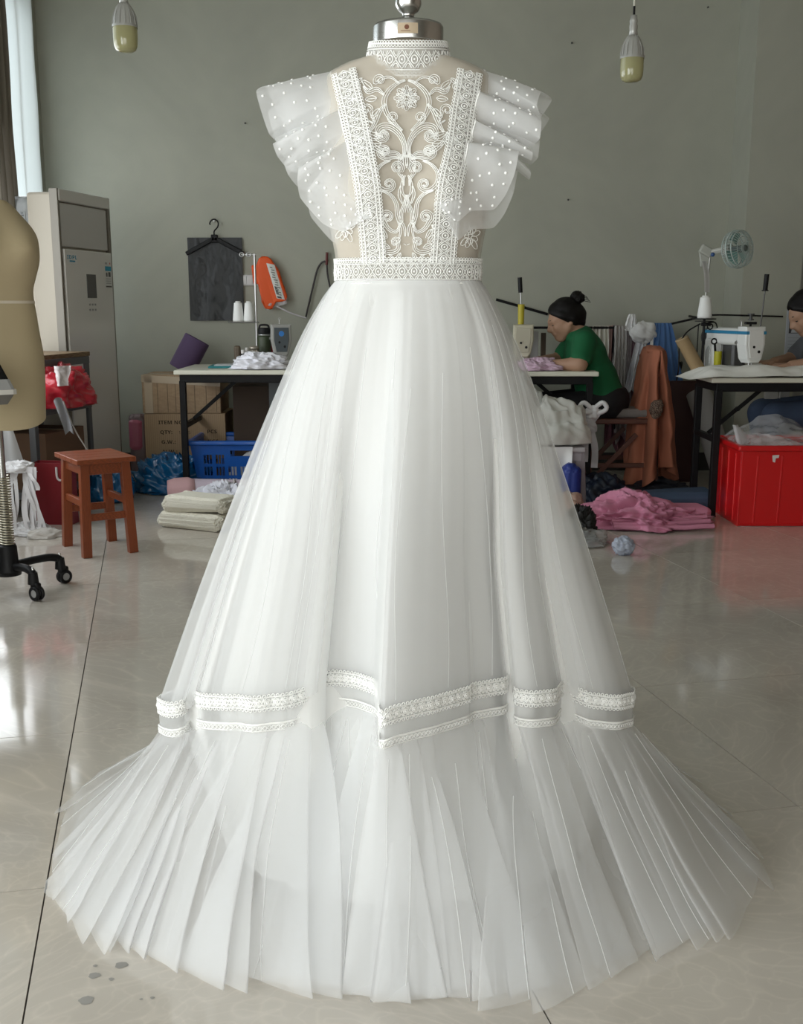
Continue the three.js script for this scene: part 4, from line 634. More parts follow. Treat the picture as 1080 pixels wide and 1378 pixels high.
// ---------- left sewing table and what stands on it ----------
foldingTable('pale sewing table with black folding legs left of the wedding gown', -1.295, -0.05, -6.32, 0.64, 0.725);
{
  const z = -6.62, top = 0.725;
  sewingMachine('dark grey sewing machine with a round blue badge on the left table', [at(376, 487, z + 0.14)[0] + 0.01, top, z + 0.12], 0.18, M([0.33, 0.33, 0.31], 0.4), M([0.06, 0.075, 0.085], 0.4), { logo: true });
  const st = thing('thread_stand', 'steel thread stand holding two cones on the left table', 'thread stand', [at(346, 480, -6.75)[0], top, -6.75]);
  part('pole', cyl(0.007, 0.007, 0.66, [0, 0.33, 0]), steel, st); part('base', cyl(0.025, 0.03, 0.012, [0, 0.006, 0]), steel, st); part('arm', [rod([0.01, 0.655, 0], [-0.08, 0.655, 0], 0.006), tor(0.012, 0.003, [-0.035, 0.655, 0.008]), tor(0.012, 0.003, [-0.075, 0.655, 0.008])], steel, st);
  part('tray', [bx(0.17, 0.006, 0.06, [-0.07, 0.262, 0], [0, 0, 0], 0.003), rod([0, 0.262, 0], [-0.17, 0.262, 0], 0.006)], M([0.25, 0.25, 0.24], 0.4, { metalness: 0.8 }), st);
  cone('white thread cone on the stand, nearer the black garment cover', [st.position.x - 0.107, top + 0.265, -6.75], 'thread cones on the left stand'); cone('white thread cone on the stand, nearer the steel pole', [st.position.x - 0.042, top + 0.265, -6.75], 'thread cones on the left stand');
  const fl = thing('flask', 'olive green vacuum flask with a black lid on the left table', 'flask', [at(356, 478, -6.7)[0], top, -6.7]); part('body', lathe([[0, 0], [0.039, 0], [0.041, 0.006], [0.041, 0.17], [0.036, 0.185], [0, 0.185]], 32), M([0.045, 0.06, 0.03], 0.45), fl); part('collar_ring', lathe([[0.03, 0.183], [0.037, 0.184], [0.037, 0.192], [0.03, 0.193]], 32), steel, fl); part('lid', lathe([[0, 0.19], [0.036, 0.19], [0.037, 0.2], [0.037, 0.225], [0.034, 0.23], [0, 0.23]], 32), black, fl); part('loop_handle', tube([[-0.03, 0.228, 0], [-0.02, 0.245, 0], [0.02, 0.245, 0], [0.03, 0.228, 0]], 0.006, 16), black, fl);
  const jr = thing('glass_jar', 'amber filled glass jar with a steel lid before the flask', 'jar', [at(342, 482, -6.6)[0], top, -6.6]); part('contents', lathe([[0, 0.004], [0.026, 0.004], [0.026, 0.09], [0, 0.09]], 24), M([0.32, 0.18, 0.08], 0.5), jr); part('glass', lathe([[0.028, 0], [0.028, 0.1], [0.024, 0.105]], 24), M([0.9, 0.85, 0.78], 0.05, { transmission: 0.9, thickness: 0 }), jr); part('lid', lathe([[0, 0.104], [0.029, 0.104], [0.029, 0.125], [0, 0.127]], 24), M([0.5, 0.45, 0.38], 0.4, { metalness: 0.8 }), jr);
  const bt = thing('small_bottle', 'small pale bottle with a white cap beside the amber jar', 'bottle', [at(332, 483, -6.58)[0], top, -6.58]); part('body', lathe([[0, 0], [0.016, 0], [0.016, 0.08], [0.008, 0.095], [0, 0.095]], 20), M([0.5, 0.47, 0.36], 0.3), bt); part('cap', cyl(0.009, 0.009, 0.025, [0, 0.105, 0]), M([0.75, 0.72, 0.7], 0.4), bt);
  const b2 = copy(bt, [at(327, 484, -6.55)[0], top, -6.55], 0, 'small black bottle with a white cap beside the brown brush', [1.2, 0.9, 1.2]); b2.children[0].material = black;
  const br = thing('brush', 'brown wooden brush standing at the end of the bottles on the left table', 'brush', [at(320, 486, -6.56)[0], top, -6.56]); part('handle', bx(0.04, 0.13, 0.03, [0, 0.065, 0], [0, 0, 0.03], 0.014), M([0.09, 0.065, 0.04], 0.5), br); part('bristles', bx(0.03, 0.05, 0.02, [0.022, 0.03, 0], [0, 0, 0], 0.004), M([0.03, 0.028, 0.025], 0.9), br);
  const pt = thing('red_spool', 'red spool standing between flask and sewing machine', 'spool', [at(366, 480, -6.72)[0], top, -6.72]); part('thread', cyl(0.018, 0.02, 0.13, [0, 0.066, 0]), M([0.3, 0.02, 0.03], 0.7), pt); part('flange', cyl(0.022, 0.022, 0.006, [0, 0.003, 0]), black, pt);
  solo('white_cloth', 'crumpled white cloth piled at the front edge of the left table', 'cloth', heap(0.30, 0.085, 0.2, 6, 0.5, 9, 80), M([0.82, 0.82, 0.88], 0.85), [at(352, 497, -6.45)[0], top, -6.45], 0.1);
  const pad = thing('cutting_mat', 'teal cutting mat with a white sheet on it on the left table', 'cutting mat', [at(310, 490, -6.62)[0], top, -6.62], 0.05); part('mat', bx(0.24, 0.012, 0.22, [0, 0.006, 0]), M([0.02, 0.2, 0.22], 0.6), pad); part('sheet', bx(0.2, 0.006, 0.16, [0.01, 0.015, -0.01]), M([0.55, 0.58, 0.6], 0.7), pad);
  // under the table
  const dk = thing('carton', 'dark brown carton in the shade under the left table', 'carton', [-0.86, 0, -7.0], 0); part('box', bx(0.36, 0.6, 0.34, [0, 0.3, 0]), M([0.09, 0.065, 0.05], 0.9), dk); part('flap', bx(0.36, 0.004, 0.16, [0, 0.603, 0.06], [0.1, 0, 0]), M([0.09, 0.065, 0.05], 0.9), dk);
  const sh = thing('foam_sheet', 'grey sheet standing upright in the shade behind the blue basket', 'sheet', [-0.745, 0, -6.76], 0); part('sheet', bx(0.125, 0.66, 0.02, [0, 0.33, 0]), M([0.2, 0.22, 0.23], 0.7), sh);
}
// ---------- blue basket ----------
{
  const t = thing('plastic_basket', 'blue slotted plastic basket under the left table', 'basket', [-0.93, 0, -6.63]), W = 0.62, D = 0.46, h = 0.30, blue = M([0.008, 0.1, 0.44], 0.32, { clearcoat: 0.2 });
  const wall = (w, n) => { const s = new THREE.Shape(), b = w / 2 - 0.05, tp = w / 2 - 0.01; s.moveTo(-b, 0); s.lineTo(b, 0); s.lineTo(tp, h); s.lineTo(-tp, h); s.closePath(); for (let r = 0; r < 3; r++) for (let i = 0; i < n; i++) { if (r === 2 && Math.abs(i - n / 2 + 0.5) < n * 0.18) continue; const q = i % 4 === 3; if (q) continue; const x = (i - (n - 1) / 2) * (w - 0.16) / n, y = 0.035 + r * 0.072, hole = new THREE.Path(); hole.moveTo(x - 0.0065, y); hole.lineTo(x + 0.0065, y); hole.lineTo(x + 0.0065, y + 0.055); hole.lineTo(x - 0.0065, y + 0.055); hole.closePath(); s.holes.push(hole); } const hh = new THREE.Path(); hh.moveTo(-0.07, h - 0.075); hh.lineTo(0.07, h - 0.075); hh.lineTo(0.07, h - 0.04); hh.lineTo(-0.07, h - 0.04); hh.closePath(); s.holes.push(hh); return new THREE.ExtrudeGeometry(s, { depth: 0.006, bevelEnabled: false }); };
  for (const s of [1, -1]) part('side_wall', mv(wall(W, 26), [0, 0, s * (D / 2 - 0.05)], [s * 0.15, s > 0 ? 0 : PI, 0]), blue, t);
  for (const s of [1, -1]) part('end_wall', mv(mv(wall(D, 18), [0, 0, 0], [0.15, 0, 0]), [s * (W / 2 - 0.055), 0, 0], [0, s * PI / 2, 0]), blue, t);
  part('rim', [[0, D / 2, W + 0.02, 0.03], [0, -D / 2, W + 0.02, 0.03]].map(([x, z, w, d]) => bx(w, 0.028, d, [x, h, z], [0, 0, 0], 0.01)).concat([-1, 1].map((s) => bx(0.03, 0.028, D + 0.02, [s * W / 2, h, 0], [0, 0, 0], 0.01))), blue, t);
  part('bottom', bx(W - 0.1, 0.008, D - 0.1, [0, 0.006, 0]), blue, t);
  solo('white_cloth', 'white cloth showing through the handle of the blue basket', 'cloth', heap(0.34, 0.20, 0.26, 15, 0.3, 8), whiteCloth, [-0.86, 0.012, -6.61]);
}
// ---------- fabrics on the floor before the table ----------
{
  const r = thing('fabric_roll', 'pale pink and lilac fabric roll lying before the blue basket', 'fabric roll', [-1.04, 0.0, -6.12], 0.06);
  part('roll', mv(rough(lathe([[0, -0.24], [0.055, -0.235], [0.066, -0.21], [0.064, 0.1], [0.06, 0.24], [0, 0.245]], 40), 0.006, 14, 2), [0.02, 0.068, 0], [0, 0, -PI / 2 - 0.02]), M([0.62, 0.53, 0.62], 0.75), r); part('pink_end', mv(rough(lathe([[0, -0.02], [0.058, -0.02], [0.074, 0.02], [0.074, 0.09], [0.068, 0.13], [0.0, 0.135]], 40), 0.008, 14, 6), [-0.13, 0.076, 0.012], [0, 0, PI / 2 + 0.1]), M([0.68, 0.42, 0.44], 0.75), r); part('tie', tube([[0.1, 0.13, 0.01], [0.105, 0.12, 0.05], [0.1, 0.08, 0.075], [0.09, 0.03, 0.08], [0.1, 0.008, 0.09]], 0.006, 16), M([0.7, 0.66, 0.66], 0.8), r);
  solo('lace_cloth', 'white lace cloth crumpled between pink roll and quilted bundles', 'cloth', heap(0.36, 0.155, 0.20, 27, 0.5, 10, 80), M([0.72, 0.73, 0.8], 0.85), [-0.93, 0, -5.76], 0.15);
  const quilt = M([0.80, 0.77, 0.66], 0.85, { bumpMap: tex(256, (u, v) => { const k = 128 + 70 * tileNoise(u, v, 60, 1) + 50 * tileNoise(u, v, 28, 3); return [k, k, k]; }, false), bumpScale: 0.006, key: 'quilt' });
  const q = (label, p, s, w) => { const t = thing('quilted_bundle', label, 'fabric bundle', p, -0.42, 'cream quilted bundles'); part('fold', rough(rough(new RoundedBoxGeometry(w, 0.075, 0.20, 40, 0.036).translate(0, 0.042, 0), 0.017, 13, s), 0.006, 45, s + 3, true), quilt, t); const e = part('fold_end', surf((u, v) => { const a = u * PI * 1.6 - 0.8; return [w / 2 - 0.05 + 0.055 * v, 0.04 + 0.036 * Math.sin(a) * (0.9 - 0.3 * v), 0.09 * Math.cos(a) * (1 - 0.2 * v)]; }, 20, 8), quilt, t); return t; };
  q('cream quilted fabric bundle on the floor, the lower of two', [-1.015, 0, -5.42], 3, 0.38); q('cream quilted fabric bundle lying on top of another one', [-0.995, 0.082, -5.43], 8, 0.35);
}
// ---------- on the wall ----------
{
  const z = WALL_Z, c = at(290, 376, z + 0.03);
  const s = thing('garment_cover', 'black plastic garment cover hanging flat on the wall', 'garment cover', [c[0], c[1], z + 0.012]), W = 0.352, Hc = 0.525;
  part('sheet', surf((u, v) => { const x = (u - 0.5) * W, y = (0.5 - v) * Hc; return [x, y, 0.004 + 0.006 * Math.abs(fbm(u * 4, v * 3 + 2)) + 0.003 * Math.sin(u * 14 + v * 3) * v, u, 1 - v]; }, 50, 60), M([1, 1, 1], 0.55, { map: canvasTex(256, 384, (g, w, h) => { g.fillStyle = '#181c1f'; g.fillRect(0, 0, w, h); g.fillStyle = '#060708'; for (let i = 0; i < 6; i++) { g.beginPath(); g.arc(44, 215 + i * 29, 5.5, 0, 7); g.fill(); } for (const [x, y] of [[36, 122], [56, 112], [30, 142], [58, 146], [46, 170]]) { g.beginPath(); g.arc(x, y, 6, 0, 7); g.fill(); } g.lineWidth = 6; g.strokeStyle = '#060708'; g.beginPath(); g.arc(46, 142, 38, -1.2, 1.2); g.stroke(); g.fillRect(66, 270, 14, 14); g.fillRect(66, 300, 14, 26); }), clearcoat: 0.1, key: 'cover' }), s);
  const hk = thing('coat_hanger', 'black plastic coat hanger hooked over the black garment cover', 'hanger', [c[0] + 0.003, c[1] + 0.20, z + 0.042]);
  part('arms', [beam([0, 0.058, 0], [-0.185, -0.04, 0], 0.026, 0.014, 0.006), beam([0, 0.058, 0], [0.185, -0.04, 0], 0.026, 0.014, 0.006), bx(0.045, 0.05, 0.014, [0, 0.055, 0], [0, 0, 0], 0.006)], black, hk);
  part('hook', tube([[0, 0.07, 0], [0.0, 0.1, 0], [0.022, 0.125, 0], [0.028, 0.15, 0], [0.012, 0.172, 0], [-0.012, 0.17, 0], [-0.026, 0.152, 0], [-0.024, 0.14, 0]], 0.0045, 40), black, hk); part('nail', cyl(0.004, 0.004, 0.05, [0, 0.164, -0.02], [PI / 2, 0, 0]), steel, hk);
  const pl = at(336, 377, z + 0.01), sw = thing('switch_plate', 'white three-gang switch plate on the wall behind the thread stand', 'switch', [pl[0], pl[1], z + 0.006]); part('plate', bx(0.125, 0.068, 0.01, [0, 0, 0], [0, 0, 0], 0.004), M([0.6, 0.6, 0.6], 0.4), sw); for (let i = 0; i < 3; i++) part('rocker', bx(0.034, 0.05, 0.006, [(i - 1) * 0.038, 0, 0.006], [0.06, 0, 0], 0.002), M([0.66, 0.66, 0.66], 0.35), sw);
  const ob = at(362, 381, z + 0.06), og = thing('orange_packet', 'bright orange packet with a printed strip hanging on the wall', 'packet', [ob[0], ob[1], z + 0.045], 0);
  const orange = M([0.85, 0.095, 0.002], 0.5);
  part('bag', rough(mv(shape2([[-0.055, 0.15], [-0.01, 0.158], [0.045, 0.09], [0.085, -0.02], [0.105, -0.1], [0.04, -0.115], [0.01, -0.155], [-0.03, -0.14], [-0.06, -0.02], [-0.075, 0.09]].map((p) => [p[0] * 1.0, p[1]]), 0.03, 0.008, true), [0, 0, -0.015]), 0.006, 20, 4), orange, og);
  part('label', surf((u, v) => { const a = lerp(-0.012, 0.04, u), b = lerp(0.115, -0.105, v); return [a + 0.055 * (1 - v) * 0 + 0.062 * v - 0.002, b + 0.01 * (1 - u), 0.0265 + 0.004 * Math.sin(u * PI)]; }, 6, 10), M([1, 1, 1], 0.5, { map: canvasTex(64, 256, (g, w, h) => { g.fillStyle = '#d8d8d2'; g.fillRect(0, 0, w, h); g.fillStyle = '#2a2a2a'; g.fillRect(8, 4, 34, 14); g.fillRect(10, 30, 20, 60); g.fillStyle = '#7f837e'; for (let i = 0; i < 12; i++) g.fillRect(14 + (i * 7) % 12, 26 + i * 18, 34 - (i * 5) % 14, 10); }), key: 'oplabel' }), og); part('clear_hem', rough(surf((u, v) => [lerp(-0.02, 0.11, u), lerp(-0.13 + 0.04 * u, -0.17 + 0.04 * u, v), 0.01 + 0.01 * Math.sin(u * 9)], 16, 6), 0.008, 30, 1), M([0.7, 0.68, 0.68], 0.35, { transparent: true, opacity: 0.55, key: 'hem' }), og); part('fold', bx(0.05, 0.12, 0.02, [-0.085, 0.055, -0.008], [0, 0, 0.1], 0.01), orange, og);
  const c0 = at(440, 346, z + 0.02), c1 = at(411, 428, z + 0.02), c2 = at(446, 400, z + 0.02);
  const cd = thing('hook_rope', 'dark rope hung from a red tipped hook beside the gown', 'rope', [0, 0, 0]); part('rope', tube([c1, at(420, 390, z + 0.02), at(428, 360, z + 0.02), at(438, 352, z + 0.025), at(441, 372, z + 0.02), c2, at(449, 440, z + 0.02)], 0.006, 50), M([0.04, 0.035, 0.035], 0.6), cd); part('hook', [rod([c0[0], c0[1] + 0.03, z + 0.025], [c0[0] - 0.004, c0[1] - 0.05, z + 0.025], 0.009), rod([c0[0], c0[1] - 0.02, z], [c0[0], c0[1] - 0.02, z + 0.03], 0.006)], M([0.12, 0.02, 0.02], 0.5), cd);
  const w0 = at(372, 412, z + 0.07), w1 = at(412, 428, z + 0.05); solo('white_string', 'white string stretched from the orange packet to the dark cord', 'string', tube([w0, [lerp(w0[0], w1[0], 0.5), lerp(w0[1], w1[1], 0.5) - 0.008, z + 0.06], w1], 0.005, 16), M([0.62, 0.6, 0.62], 0.8));
  const bkt = scene.getObjectByName('wall_back'); for (const [x, y] of [[769, 58], [330, 166], [764, 269], [952, 10]]) { const q = at(x, y, z + 0.004); part('nail', cyl(0.006, 0.004, 0.012, [q[0], q[1], z + 0.006], [PI / 2, 0, 0], 8), M([0.05, 0.05, 0.05], 0.5), bkt); }
}
// ---------- bulbs hanging from the ceiling ----------
{
  const make = (label, p) => {
    const t = thing('pendant_bulb', label, 'light bulb', p, 0, 'unlit bulbs on ceiling cords');
    part('globe', lathe([[0, -0.175], [0.02, -0.174], [0.032, -0.168], [0.038, -0.155], [0.0395, -0.135], [0.0395, -0.098], [0.037, -0.095]], 36), M([0.5, 0.48, 0.26], 0.12, { transmission: 0.35, thickness: 0, clearcoat: 0.6, key: 'globe' }), t, 'yellowed globe');
    const hs = part('housing', lathe([[0.041, -0.1], [0.041, -0.094], [0.038, -0.085], [0.034, -0.06], [0.026, -0.038], [0.016, -0.026], [0, -0.026]], 36), M([0.42, 0.42, 0.40], 0.4, { metalness: 0.3 }), t);
    for (let i = 0; i < 14; i++) { const a = i / 14 * TAU; part('fin', tube([[0.041 * Math.cos(a), -0.092, 0.041 * Math.sin(a)], [0.036 * Math.cos(a), -0.062, 0.036 * Math.sin(a)], [0.018 * Math.cos(a), -0.028, 0.018 * Math.sin(a)]], 0.0016, 8, 5), M([0.42, 0.42, 0.40], 0.4, { metalness: 0.3 }), hs); }
    part('socket', lathe([[0, 0.04], [0.011, 0.038], [0.012, 0.025], [0.014, 0.02], [0.012, 0.01], [0.0145, 0.005], [0.013, -0.01], [0.015, -0.027], [0, -0.027]], 24), M([0.45, 0.45, 0.43], 0.4, { metalness: 0.5 }), t); part('hook', cyl(0.004, 0.004, 0.03, [0, 0.052, 0], [0, 0, 0], 8), black, t); part('cord', cyl(0.0035, 0.0035, CEIL - p[1] - 0.06, [0, (CEIL - p[1] + 0.06) / 2, 0], [0, 0, 0], 8), M([0.6, 0.6, 0.52], 0.6), t);
    return t;
  };
  const b = make('yellowed unlit bulb on a white cord, between gown and column', at(852, 37, -4.0));
  const q = at(166, -7, -3.85); copy(b, q, 0.5, 'yellowed unlit bulb hanging by the left window corner');
}
// ---------- right sewing tables ----------
foldingTable('pale sewing table where the woman in green works', 0.1, 1.097, -6.18, 0.62, 0.725);
foldingTable('pale sewing table with white fabric on it, nearest the red tub', 1.58, 2.85, -5.66, 0.44, 0.725);
{
  const top = 0.725;
  const m2 = sewingMachine('cream sewing machine before the woman in green', [at(703, 482, -6.40)[0], top, -6.40], -0.08, M([0.5, 0.47, 0.36], 0.4), M([0.42, 0.39, 0.30], 0.4));
  const hx = at(701, 440, -6.44), tb = thing('screwdriver', 'black handled screwdriver standing in a yellow tube on the cream machine', 'screwdriver', [hx[0], top + 0.247, -6.46]);
  part('yellow_tube', lathe([[0, 0], [0.016, 0], [0.017, 0.01], [0.019, 0.115], [0.021, 0.12], [0.014, 0.12], [0.012, 0.01]], 24), M([0.5, 0.42, 0.03], 0.45), tb, 'yellow tube'); part('shaft', rod([0.0, 0.05, 0], [-0.006, 0.2, 0], 0.0035), steel, tb); part('handle', rod([-0.006, 0.185, 0], [-0.012, 0.27, 0], 0.013), black, tb);
  const a = at(668, 403, -7.28), b = at(738, 423, -7.28); solo('wall_rod', 'thin black rod fixed on the wall behind the screwdriver', 'rod', rod([a[0], a[1], WALL_Z + 0.02], [b[0], b[1], WALL_Z + 0.02], 0.009), black);
  const pn = thing('paper_pad', 'pale pad leaning behind the cream sewing machine', 'pad', [at(722, 488, -6.72)[0], top, -6.70], 0.1); part('sheet', bx(0.05, 0.21, 0.012, [-0.022, 0.105, 0], [0, 0, 0], 0.004), M([0.5, 0.5, 0.52], 0.7), pn); part('brown_board', bx(0.03, 0.2, 0.014, [0.034, 0.1, 0.0], [0, 0, 0], 0.003), M([0.07, 0.05, 0.035], 0.6), pn);
  solo('pink_cloth', 'pale pink ruffled cloth being sewn before the woman in green', 'cloth', heap(0.27, 0.065, 0.2, 33, 0.45, 13, 80), M([0.66, 0.48, 0.6], 0.85), [at(722, 495, -6.36)[0], top, -6.34], 0.1);
  // white machine, cone stand, fan
  sewingMachine('white sewing machine with a blue stripe on the right table', [at(1013, 490, -5.78)[0] - 0.01, top, -5.78], 0.3, M([0.76, 0.77, 0.76], 0.3), M([0.78, 0.78, 0.77], 0.3), { stripe: true });
  const sd = thing('screwdriver', 'long black screwdriver standing upright on the white sewing machine', 'screwdriver', [at(1026, 440, -5.84)[0], top + 0.245, -5.88]); part('shaft', rod([0, 0, 0], [0.012, 0.2, 0], 0.0035), M([0.1, 0.1, 0.1], 0.4, { metalness: 0.8 }), sd); part('handle', [rod([0.012, 0.19, 0], [0.016, 0.275, 0], 0.0125), cyl(0.017, 0.017, 0.006, [0.012, 0.192, 0])], black, sd);
  const bw = thing('bobbin_winder', 'black bobbin winder on top of the white machine', 'bobbin winder', [at(1014, 440, -5.92)[0], top + 0.247, -5.98]); part('bracket', bx(0.06, 0.014, 0.03, [0, 0.022, 0]), black, bw); part('post', cyl(0.006, 0.006, 0.03, [0, 0.012, 0]), black, bw); part('bobbin', [cyl(0.016, 0.016, 0.006, [0, 0.04, 0]), cyl(0.008, 0.008, 0.03, [0, 0.05, 0]), cyl(0.018, 0.018, 0.008, [0, 0.068, 0])], M([0.05, 0.05, 0.05], 0.4), bw);
  const mg = thing('motor_box', 'dark smoky box beside the white sewing machine', 'box', [at(986, 492, -6.0)[0], top, -6.0], 0.2); part('case', bx(0.085, 0.19, 0.13, [0, 0.1, 0], [0, 0, 0], 0.02), M([0.06, 0.06, 0.062], 0.3), mg); part('slot', bx(0.012, 0.09, 0.004, [0.02, 0.1, 0.066]), black, mg); part('foot', bx(0.12, 0.018, 0.15, [0, 0.009, 0]), black, mg);
  const st = thing('thread_stand', 'black thread stand with one big cone behind the right table', 'thread stand', [at(944, 490, -6.04)[0], top, -6.04]);
  part('pole', cyl(0.007, 0.007, 0.32, [0.0, 0.16, 0]), black, st); part('base', cyl(0.022, 0.026, 0.012, [0, 0.006, 0]), black, st); part('platform', [cyl(0.062, 0.062, 0.006, [0, 0.29, 0]), cyl(0.05, 0.05, 0.004, [0.0, 0.278, 0])], black, st); part('bracket', [bx(0.05, 0.02, 0.02, [0.01, 0.262, 0]), tor(0.014, 0.004, [0.03, 0.25, 0.01])], black, st);
  part('pole', rod([0, 0.29, -0.02], [0.018, 0.62, -0.02], 0.005), M([0.4, 0.4, 0.38], 0.4, { metalness: 0.6 }), st); part('wire', [tube([[0.02, 0.27, 0], [0.06, 0.27, 0], [0.075, 0.22, 0], [0.075, 0.14, 0]], 0.004, 20), tube([[-0.02, 0.265, 0], [-0.09, 0.22, 0.0], [-0.125, 0.15, 0], [-0.125, 0.03, 0], [-0.12, -0.04, -0.05]], 0.004, 24), rod([-0.03, 0.26, 0], [-0.03, 0.05, 0], 0.003)], black, st);
  const cn = cone('tall white thread cone on the black stand under the fan', [st.position.x, top + 0.293, -6.04], null); delete cn.userData.group; cn.scale.set(1.15, 1.0, 1.15);
  solo('paper_strip', 'curled white paper strip hanging above the tall thread cone', 'paper strip', surf((u, v) => [lerp(-0.012, 0.022, u) + 0.03 * v - 0.03, 0.19 - 0.16 * v, 0.02 * Math.sin(v * 4) + 0.012 * Math.cos(u * 3)], 6, 20), M([0.6, 0.6, 0.6], 0.7), [st.position.x, top + 0.40, -6.02]);
  const fp = at(994, 335, -5.95), f = thing('clip_fan', 'small pale round fan turned sideways above the right table', 'fan', [st.position.x + 0.02, top + 0.6, -6.06]), dx = fp[0] - f.position.x, dy = fp[1] - f.position.y;
  const fanM = M([0.4, 0.47, 0.45], 0.4), ring = (R, r, z) => tor(R, r, [0, 0, z], [0, 0, 0], 48, 8), hd = part('cage', [ring(0.096, 0.005, 0), ring(0.092, 0.003, 0.03), ring(0.06, 0.0015, 0.045), ring(0.03, 0.0015, 0.05), ring(0.09, 0.003, -0.03), ...Array.from({ length: 36 }, (_, i) => { const a = i / 36 * TAU; return tube([[0.018 * Math.cos(a), 0.018 * Math.sin(a), 0.052], [0.06 * Math.cos(a), 0.06 * Math.sin(a), 0.045], [0.092 * Math.cos(a), 0.092 * Math.sin(a), 0.025], [0.095 * Math.cos(a), 0.095 * Math.sin(a), 0], [0.085 * Math.cos(a), 0.085 * Math.sin(a), -0.035], [0.035 * Math.cos(a), 0.035 * Math.sin(a), -0.05]], 0.0014, 14, 4); })], fanM, f);
  hd.position.set(dx, dy, 0.08); hd.rotation.set(-0.1, 0.62, -0.18);
  for (const k of [0, 1, 2]) part('blade', (() => { const g = surf((u, v) => { const a = k * TAU / 3 + (u - 0.5) * 1.5 * (0.6 + 0.4 * v), r = lerp(0.018, 0.086, v); return [r * Math.cos(a), r * Math.sin(a), 0.016 * (u - 0.5)]; }, 10, 8); return g; })(), M([0.22, 0.4, 0.38], 0.35), hd); part('hub', mv(lathe([[0, 0.05], [0.014, 0.05], [0.018, 0.04], [0.018, -0.03], [0, -0.03]], 24), [0, 0, 0.004], [PI / 2, 0, 0]), M([0.1, 0.13, 0.13], 0.4), hd); part('motor', mv(lathe([[0, -0.1], [0.022, -0.095], [0.032, -0.075], [0.034, -0.045], [0, -0.04]], 28), [0, 0, 0], [PI / 2, 0, 0]), M([0.55, 0.56, 0.53], 0.4), hd);
  part('arm', [beam([0, 0.04, 0], [dx - 0.06, dy + 0.0, 0.06], 0.024, 0.02, 0.006), bx(0.03, 0.06, 0.03, [dx - 0.055, dy, 0.055], [0, 0, 0.2], 0.008)], M([0.5, 0.5, 0.46], 0.45), f); part('clamp', [bx(0.07, 0.05, 0.03, [-0.025, 0.045, 0], [0, 0, -0.5], 0.01), bx(0.05, 0.09, 0.02, [-0.03, 0.01, -0.012], [0, 0, 0.15], 0.006)], M([0.4, 0.41, 0.37], 0.5), f); part('knob', sph(0.011, [0.006, 0.025, 0.02], [1, 1, 1], 14), M([0.03, 0.08, 0.22], 0.4), f);
  const yc = thing('tool_cup', 'yellow cup holding scissors and a pen behind the right table', 'cup', [at(965, 490, -6.02)[0], top, -6.02]); part('cup', lathe([[0, 0], [0.019, 0], [0.021, 0.12], [0.018, 0.12], [0.016, 0.005], [0, 0.005]], 24), M([0.45, 0.42, 0.01], 0.4), yc); part('pen', rod([0.006, 0.02, 0], [0.012, 0.18, 0], 0.004), M([0.5, 0.5, 0.5], 0.4), yc); part('scissors', [beam([-0.006, 0.03, 0], [-0.022, 0.16, 0.004], 0.012, 0.004), tor(0.014, 0.004, [-0.026, 0.172, 0.004])], black, yc);
  const bo = thing('clear_bottle', 'clear plastic bottle standing behind the right table end', 'bottle', [at(946, 492, -6.1)[0] + 0.03, top, -6.08]); part('bottle', lathe([[0, 0], [0.026, 0], [0.028, 0.01], [0.028, 0.12], [0.012, 0.155], [0.011, 0.17]], 24), M([0.8, 0.82, 0.82], 0.1, { transmission: 0.85, thickness: 0 }), bo); part('cap', cyl(0.013, 0.013, 0.018, [0, 0.178, 0]), M([0.5, 0.5, 0.5], 0.5), bo);
  const tb2a = at(916, 455, -6.5), tb2b = at(936, 500, -6.4); const tbx = thing('card_tube', 'brown card tube leaning at the end of the right table', 'tube', [0, 0, 0]); { const A = at(917, 456, -6.04), B = [1.615, top + 0.012, -6.04]; part('tube', rod(A, B, 0.036, 24), M([0.33, 0.23, 0.12], 0.75), tbx); part('rim', mv(tor(0.032, 0.005), A, [PI / 2, 0.42, 0]), M([0.4, 0.3, 0.18], 0.7), tbx); }
  // white fabric on the table
  const wf = thing('white_fabric', 'long white fabric laid over the right table', 'fabric', [2.1, top + 0.002, -5.80]);
  part('cloth', surf((u, v) => { const x = lerp(-0.62, 0.72, u), z = lerp(-0.26, 0.2, v), e = sstep(0, 0.1, u), ridge = 0.05 * Math.exp(-((((x + z * 0.9) - 0.32) / 0.05) ** 2)) * sstep(1.0, 0.4, v), y = e * (0.035 + 0.022 * fbm(x * 5, z * 7) + ridge + 0.02 * Math.exp(-(((v - 0.72) / 0.2) ** 2))) - 0.016 * (1 - e); return [x, Math.max(u < 0.07 ? -0.02 : 0.003, y * (1 - Math.pow(v, 6) * 0.75)), z * (0.9 + 0.1 * Math.sin(u * 9))]; }, 110, 40), M([0.84, 0.83, 0.79], 0.8), wf); part('turned_edge', surf((u, v) => { const x = lerp(0.24, 0.46, u); return [x, 0.055 + 0.02 * Math.sin(v * PI) - 0.055 * u, lerp(-0.14, 0.17, u) + 0.012 * v]; }, 20, 6), M([0.84, 0.83, 0.79], 0.8), wf);
